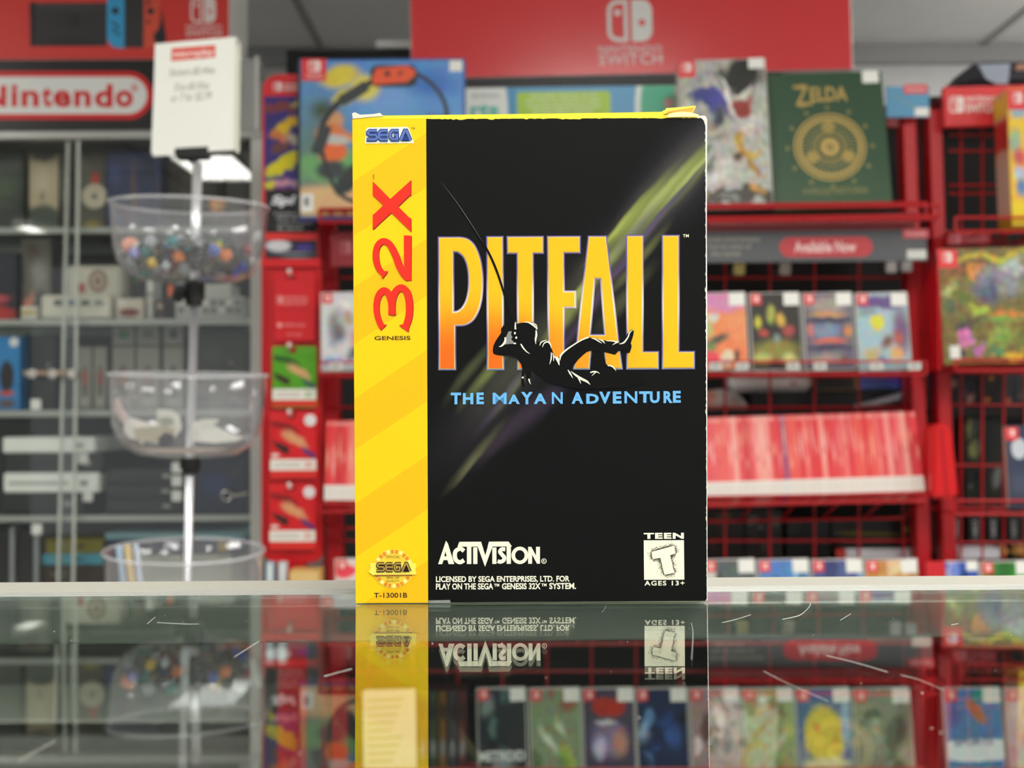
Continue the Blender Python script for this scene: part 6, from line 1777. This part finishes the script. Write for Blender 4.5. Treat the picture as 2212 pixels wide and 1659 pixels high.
# deep boxes on the narrower rack
def deep_box(label, x0, y0, x1, y1, Y, d, body, artm, sidem, yaw=0, tilt=-3, tagpx=None, name='game_carton', white=None):
    b = PB(name, label, 'game carton', x0, y0, x1, y1, Y, d, roll=-1.2, tilt=tilt, yaw=yaw)
    b.body(body, bev=.001); b.front(artm, mg=.001)
    mesh_obj('printed_side', nbox(-b.w / 2 - .0008, -b.w / 2 - .0002, .002, d - .002, .002, b.h - .002), sidem, b.root)
    if tagpx:
        m_ = b.front(TAGRED, 'maker_tag', *tagpx, y=-.0012)
        w_ = tagpx[2] - tagpx[0]; h_ = tagpx[3] - tagpx[1]
        b.mark('tag_mark', switch_logo(tagpx[0] + w_ * .28, tagpx[1] + h_ * .15, tagpx[0] + w_ * .72, tagpx[1] + h_ * .7), LOGOW, y=-.0016, parent=m_)
    return b
SIDE1 = art('sidepat', '#d8a888', [(.5, .9, 1.2, .12, 0, '#f2c820', .5), (.5, .68, 1.2, .16, 0, '#cf3a34', .3), (.5, .3, 1.2, .3, 0, '#d9b4a0', .5), (.5, .03, 1.2, .06, 0, '#b8862c', .3)], distort=.04)
deep_box('bright yellow game carton with striped red side on the narrower rack', 2186, 185, 2400, 486, RY - .012, .072, mat('#e8c02a', .4),
         art('yellowbox', '#f0c428', [(.06, .62, .1, .14, 0, '#a8b890', .6), (.1, .5, .12, .1, 0, '#d04a50', .8), (.08, .38, .08, .08, 0, '#b8c8e0', .6), (.12, .28, .1, .1, 0, '#5a88b8', .7), (.3, .5, .2, .3, 0, '#e88a3a', .8), (.05, .12, .12, .1, 0, '#f0d010', .6), (.1, .84, .12, .08, 0, '#8ab8d0', .8)], mottle=.4),
         SIDE1, tagpx=(2186, 187, 2230, 232), tilt=-.6)
# ledge of the yellow carton
SIDE2 = art('redside', '#c81824', [(.5, .82, .9, .07, 20, '#1d1214', .3), (.5, .95, 1, .08, 0, '#b03a42', .6)], distort=0)
deep_box('large game carton with crowded jungle coloured picture and red side on the narrower rack', 2038, 531, 2290, 786, RY - .012, .105, mat('#b5121c', .4),
         art('jungle', '#7a7038', [(.3, .93, .9, .06, 0, '#c8b830', .7), (.2, .8, .3, .12, 20, '#8a5a2c', .8), (.1, .66, .14, .1, 0, '#c8bf78', .8), (.3, .76, .1, .1, 0, '#d88a3a', .7), (.2, .6, .2, .06, -20, '#6a7a2a', .8), (.55, .72, .3, .2, 20, '#8f929a', .6), (.45, .6, .16, .14, 0, '#5a5a78', .7),
                          (.6, .85, .2, .06, 0, '#b8bcc0', .7), (.32, .48, .12, .08, 25, '#b8c848', .7), (.42, .38, .16, .08, -20, '#5f9a3a', .7), (.2, .34, .14, .08, 0, '#4a4638', .8), (.2, .25, .06, .12, -15, '#d878b0', .5), (.32, .15, .08, .1, 30, '#c07ab0', .6), (.55, .4, .3, .04, 0, '#d88a3a', .5),
                          (.55, .34, .3, .03, 0, '#88a848', .5), (.5, .2, .16, .14, 0, '#8aa048', .7), (.5, .12, .1, .08, 0, '#5a8a58', .7), (.62, .06, .12, .06, 0, '#e0b030', .5), (.1, .5, .1, .08, 0, '#5a6a48', .8), (.12, .1, .1, .08, 0, '#3f3a48', .7)], distort=.2, grain=.4, gscale=20, mottle=.4),
         SIDE2, tagpx=(2036, 533, 2080, 574))
bq = bpy.data.objects['game_carton.001'] if 'game_carton.001' in bpy.data.objects else None
if bq:
    k_ = (RY - .012) / FPX
    w_ = (2290 - 2036) * k_
    mesh_obj('rating_mark', nbox(-w_ / 2 + 16 * k_, -w_ / 2 + 38 * k_, -.0014, -.0008, 14 * k_, 42 * k_), mat('#e6e4de', .4), bq)
bg = PB('red_case', 'bright red rounded hard case standing between the two racks', 'case', 2014, 917, 2076, 1074, RY - .03, .06, roll=-1.2)
mesh_obj('case_body', (lambda m_: (bmesh.ops.bevel(m_, geom=list(m_.edges), offset=.006, segments=2, affect='EDGES'), m_)[1])(slab(bmesh.new(), [(2020, 917), (2054, 917), (2062, 930), (2072, 1070), (2068, 1076), (2014, 1076), (2012, 1068)], bg.fn, 0, .06)), mat('#d80f14', .3), bg.root)
mesh_obj('case_seam', slab(bmesh.new(), [(2036, 925), (2040, 925), (2048, 1070), (2044, 1070)], bg.fn, -.001, .0), mat('#a80a10', .3), bg.root)
deep_box('navy game case with pale crest at the right edge, standing on the narrower rack', 2182, 918, 2300, 1098, RY - .02, .016, mat('#3d3f4a', .4),
         art('navycrest', '#3a4056', [(.22, .72, .16, .14, 0, '#c8ccd4', .2), (.18, .3, .25, .2, 0, '#4a5064', .8)], distort=.02), mat('#c8b8b0', .4), tagpx=(2180, 922, 2208, 950), name='game_case')
G4 = 'dark goods behind the wires of the narrower rack'
for x0, y0, x1, y1, lab_, cols, nm in ((2052, 806, 2110, 884, 'dim purple and pink game box behind the wires of narrower rack', ['#2c2630', '#6a4a58', '#b88a80', '#1d1a22'], 'game_box'),
                                   (2112, 810, 2166, 884, 'dim game box with small orange flame on narrower rack', ['#1e1d1c', '#2c2a28', '#d8822c', '#201f1e'], 'game_box'),
                                   (2170, 806, 2240, 884, 'dim grey game box with orange streak at the right edge of narrower rack', ['#33363a', '#4a4d52', '#c06a44', '#24262a'], 'game_box')):
    b = PB(nm, lab_, 'game box', x0, y0, x1, y1, RP + .08, .06, roll=0, group=G4); b.body(mat(cols[0], .5)); b.front(randart('dim%d' % x0, cols, 6, x0), mg=.002)
for i, (x0, x1) in enumerate(((2052, 2078), (2094, 2126), (2134, 2160), (2178, 2206))):
    b = PB('game_box', ORD(i + 1) + ' black game box with white spine lettering from the left on the narrower rack', 'game box', x0, 1108, x1, 1207, RP + .135, .05, roll=0, group='black game boxes on the narrower rack')
    b.body(mat('#1a1b1c', .4))
    b.text('spine_lettering', [('NEO', x0 + 8, 1125, x0 + 18, 1160)], mat('#b9bcbc', .4), y=-.0006, rot=90)
b = PB('white_carton', 'long white carton low on the narrower rack', 'carton', 2070, 1184, 2160, 1207, RP + .07, .05, roll=0); b.body(mat('#e9e9ee', .4)); b.front(mat('#dfe0ea', .4), 'side_print', mg=.004)
for x0, x1, lab_ in ((2158, 2182, 'left of two tan plush ears low on the narrower rack'), (2186, 2240, 'right of two tan plush ears low on the narrower rack')):
    b = PB('plush_toy', lab_, 'toy', x0 + 4, 1178, x1, 1207, RP + .07, .04, roll=0)
    bm = bmesh.new(); bmesh.ops.create_uvsphere(bm, u_segments=16, v_segments=10, radius=1); bmesh.ops.scale(bm, vec=(b.w / 2, .02, b.h / 2), verts=bm.verts); bmesh.ops.translate(bm, vec=(0, .02, b.h / 2), verts=bm.verts)
    mesh_obj('plush_body', bm, mat('#d9a860', .8, noise=.1), b.root, smooth=True)
for y0, x0, x1, lab_, c in ((900, 2085, 2170, 'dim greenish package behind the wires left of the navy case', '#3c4438'),):
    b = PB('package', lab_, 'package', x0, y0, x1, 1090, RP + .1, .05, roll=0); b.body(mat('#22251f', .5)); b.front(randart('pk', ['#22261f', '#444a40', '#7a7a4a', '#8a9090', '#15181a'], 8, 8), mg=.002)

# goods behind the wires of the wide rack
def roll(name, label, x0, y0, x1, y1, Y, c, cat, zrest=None):
    k = Y / FPX; r = (y1 - y0) * k / 2
    a = P(x0, (y0 + y1) / 2, Y)
    L_ = (x1 - x0) * k
    bm = bmesh.new()
    lathe(bm, [(0, 0), (r * .9, 0), (r, .008), (r, L_ - .012), (r * .8, L_), (0, L_)], 20)
    bmesh.ops.transform(bm, matrix=Matrix.Rotation(math.pi / 2, 4, 'Y'), verts=bm.verts)
    o = mesh_obj(name, bm, c, None, a, smooth=True)
    return tag(o, label, cat)
SRZ = lambda: (ra.root.location.z + ra.L(1700, 884, RP + .06).z)
def rear_z(px, py=884):
    """height of the rear shelf of the wide rack under pixel column px"""
    p = ra.L(px, py, RP + .06); p.z = ra.L(730, py, RP + .06).z
    q = ra.inv.inverted() @ p
    return q.z
b = PB('white_carton', 'white rounded package behind the wires under the black and yellow case', 'carton', 1578, 800, 1757, 846, RP + .10, .06, roll=0)
b.body(mat('#efeeea', .4), bev=.012); b.front(art('whitepack', '#efeeea', [(.8, .25, .1, .25, 0, '#b0705a', .7)], distort=.02), mg=.012)
b2 = PB('black_stand', 'black carton lying under the white rounded package behind the wires', 'carton', 1622, 847, 1955, 882, RP + .09, .09, roll=0); b2.body(mat('#161616', .5)); b2.front(mat('#1f2020', .5), 'side_print', mg=.003)
b = PB('game_box', 'dark gold edged box behind the wires under the banded grey case', 'game box', 1760, 802, 1856, 846, RP + .10, .05, roll=0); b.body(mat('#4a3f22', .5)); b.front(art('goldedge', '#2c2820', [(.95, .5, .06, .8, 0, '#8a7030', .3), (.5, .05, .8, .08, 0, '#6a5828', .5)], distort=0), mg=.001)
b = PB('game_box', 'bright blue violet box behind the wires under the pale blue case', 'game box', 1858, 802, 1958, 844, RP + .10, .05, roll=0); b.body(mat('#4a5ac0', .4)); b.front(art('blueviolet', '#5a74d0', [(.8, .6, .3, .5, 0, '#6a4ac8', .8), (.3, .85, .4, .2, 0, '#6aa0dc', .8), (.5, .02, .8, .15, 0, '#1f4a48', .6)], distort=.03), mg=.001)
bm = bmesh.new()
a, c = P(1845, 880, RP + .075), P(1974, 852, RP + .075)
tube(bm, [a, a.lerp(c, .5), a.lerp(c, .9), c], [.006, .009, .013, .010], 12)
o = mesh_obj('silver_wand', bm, mat('#b9c2c8', .3, metal=.4), None, smooth=True); tag(o, 'silver grey tapered wand resting slantwise behind the wires beside the right post', 'wand')
b = PB('soft_parcel', 'pink and white soft parcel behind the wires just right of the game box', 'parcel', 1506, 842, 1618, 882, RP + .07, .05, roll=0)
bm = bmesh.new(); slab(bm, [(1506, 884), (1506, 845), (1560, 840), (1590, 846), (1612, 868), (1618, 884)], b.fn, 0, .05); bmesh.ops.bevel(bm, geom=list(bm.edges), offset=.004, segments=2, affect='EDGES')
mesh_obj('wrapping', bm, art('parcel', '#d8d3cb', [(.2, .6, .25, .5, 0, '#e69a84', .5), (.8, .5, .3, .4, 0, '#b8b4ac', .8)]), b.root, smooth=True)
for x0, y0, x1, y1, lab_, cols in ((1530, 1100, 1608, 1204, 'dim brown figure box behind the wires at lower right of the game box', ['#241a16', '#4a3428', '#6a4a38', '#1a1412']),
                                   (1612, 1100, 1690, 1204, 'dim box with grey swirl picture behind the lower wires', ['#2a2524', '#6f6a64', '#4a4340', '#1a1718']),
                                   (1700, 1118, 1792, 1204, 'black box in the middle behind the lower wires', ['#151414', '#201e1e', '#2c2522', '#121212']),
                                   (1796, 1118, 1975, 1183, 'long black box with dull yellow line behind the lower wires', ['#191715', '#191715', '#201e1a', '#151414'])):
    b = PB('game_box', lab_, 'game box', x0, y0, x1, y1, RP + .09, .08, roll=0, group='dim boxes behind the lower wires'); b.body(mat(cols[0], .5))
    if x0 == 1796:
        b.front(art('yline', '#191715', [(.45, .45, .55, .12, -5, '#6a5a14', .6), (.9, .6, .06, .1, 0, '#8a8a30', .6)], distort=.02), mg=.002)
        under = PB('white_carton', 'long white carton under the black box with yellow line', 'carton', 1826, 1185, 1986, 1207, RP + .083, .1, roll=0); under.body(mat('#eeeef2', .4)); under.front(mat('#e6e6ec', .4), 'side_print', mg=.004)
    else:
        b.front(randart('dimw%d' % x0, cols, 7, x0), mg=.002)
b = PB('toy_figure', 'small red and black toy figure behind the wires in front of the white carton', 'toy', 1803, 1170, 1832, 1207, RP + .066, .015, roll=0)
mesh_obj('lower_body', nbox(-.011, .011, 0, .012, 0, .022, bev=.003), mat('#b8322c', .5), b.root)
bm = bmesh.new(); bmesh.ops.create_uvsphere(bm, u_segments=12, v_segments=8, radius=.009, matrix=Matrix.Translation((0, .006, .0315)))
mesh_obj('head', bm, mat('#2a2a2c', .3), b.root, smooth=True)
for px, lab_ in ((1902, 'glossy black lens cap left of two on the long white carton'), (1950, 'glossy black lens cap right of two on the long white carton')):
    pass
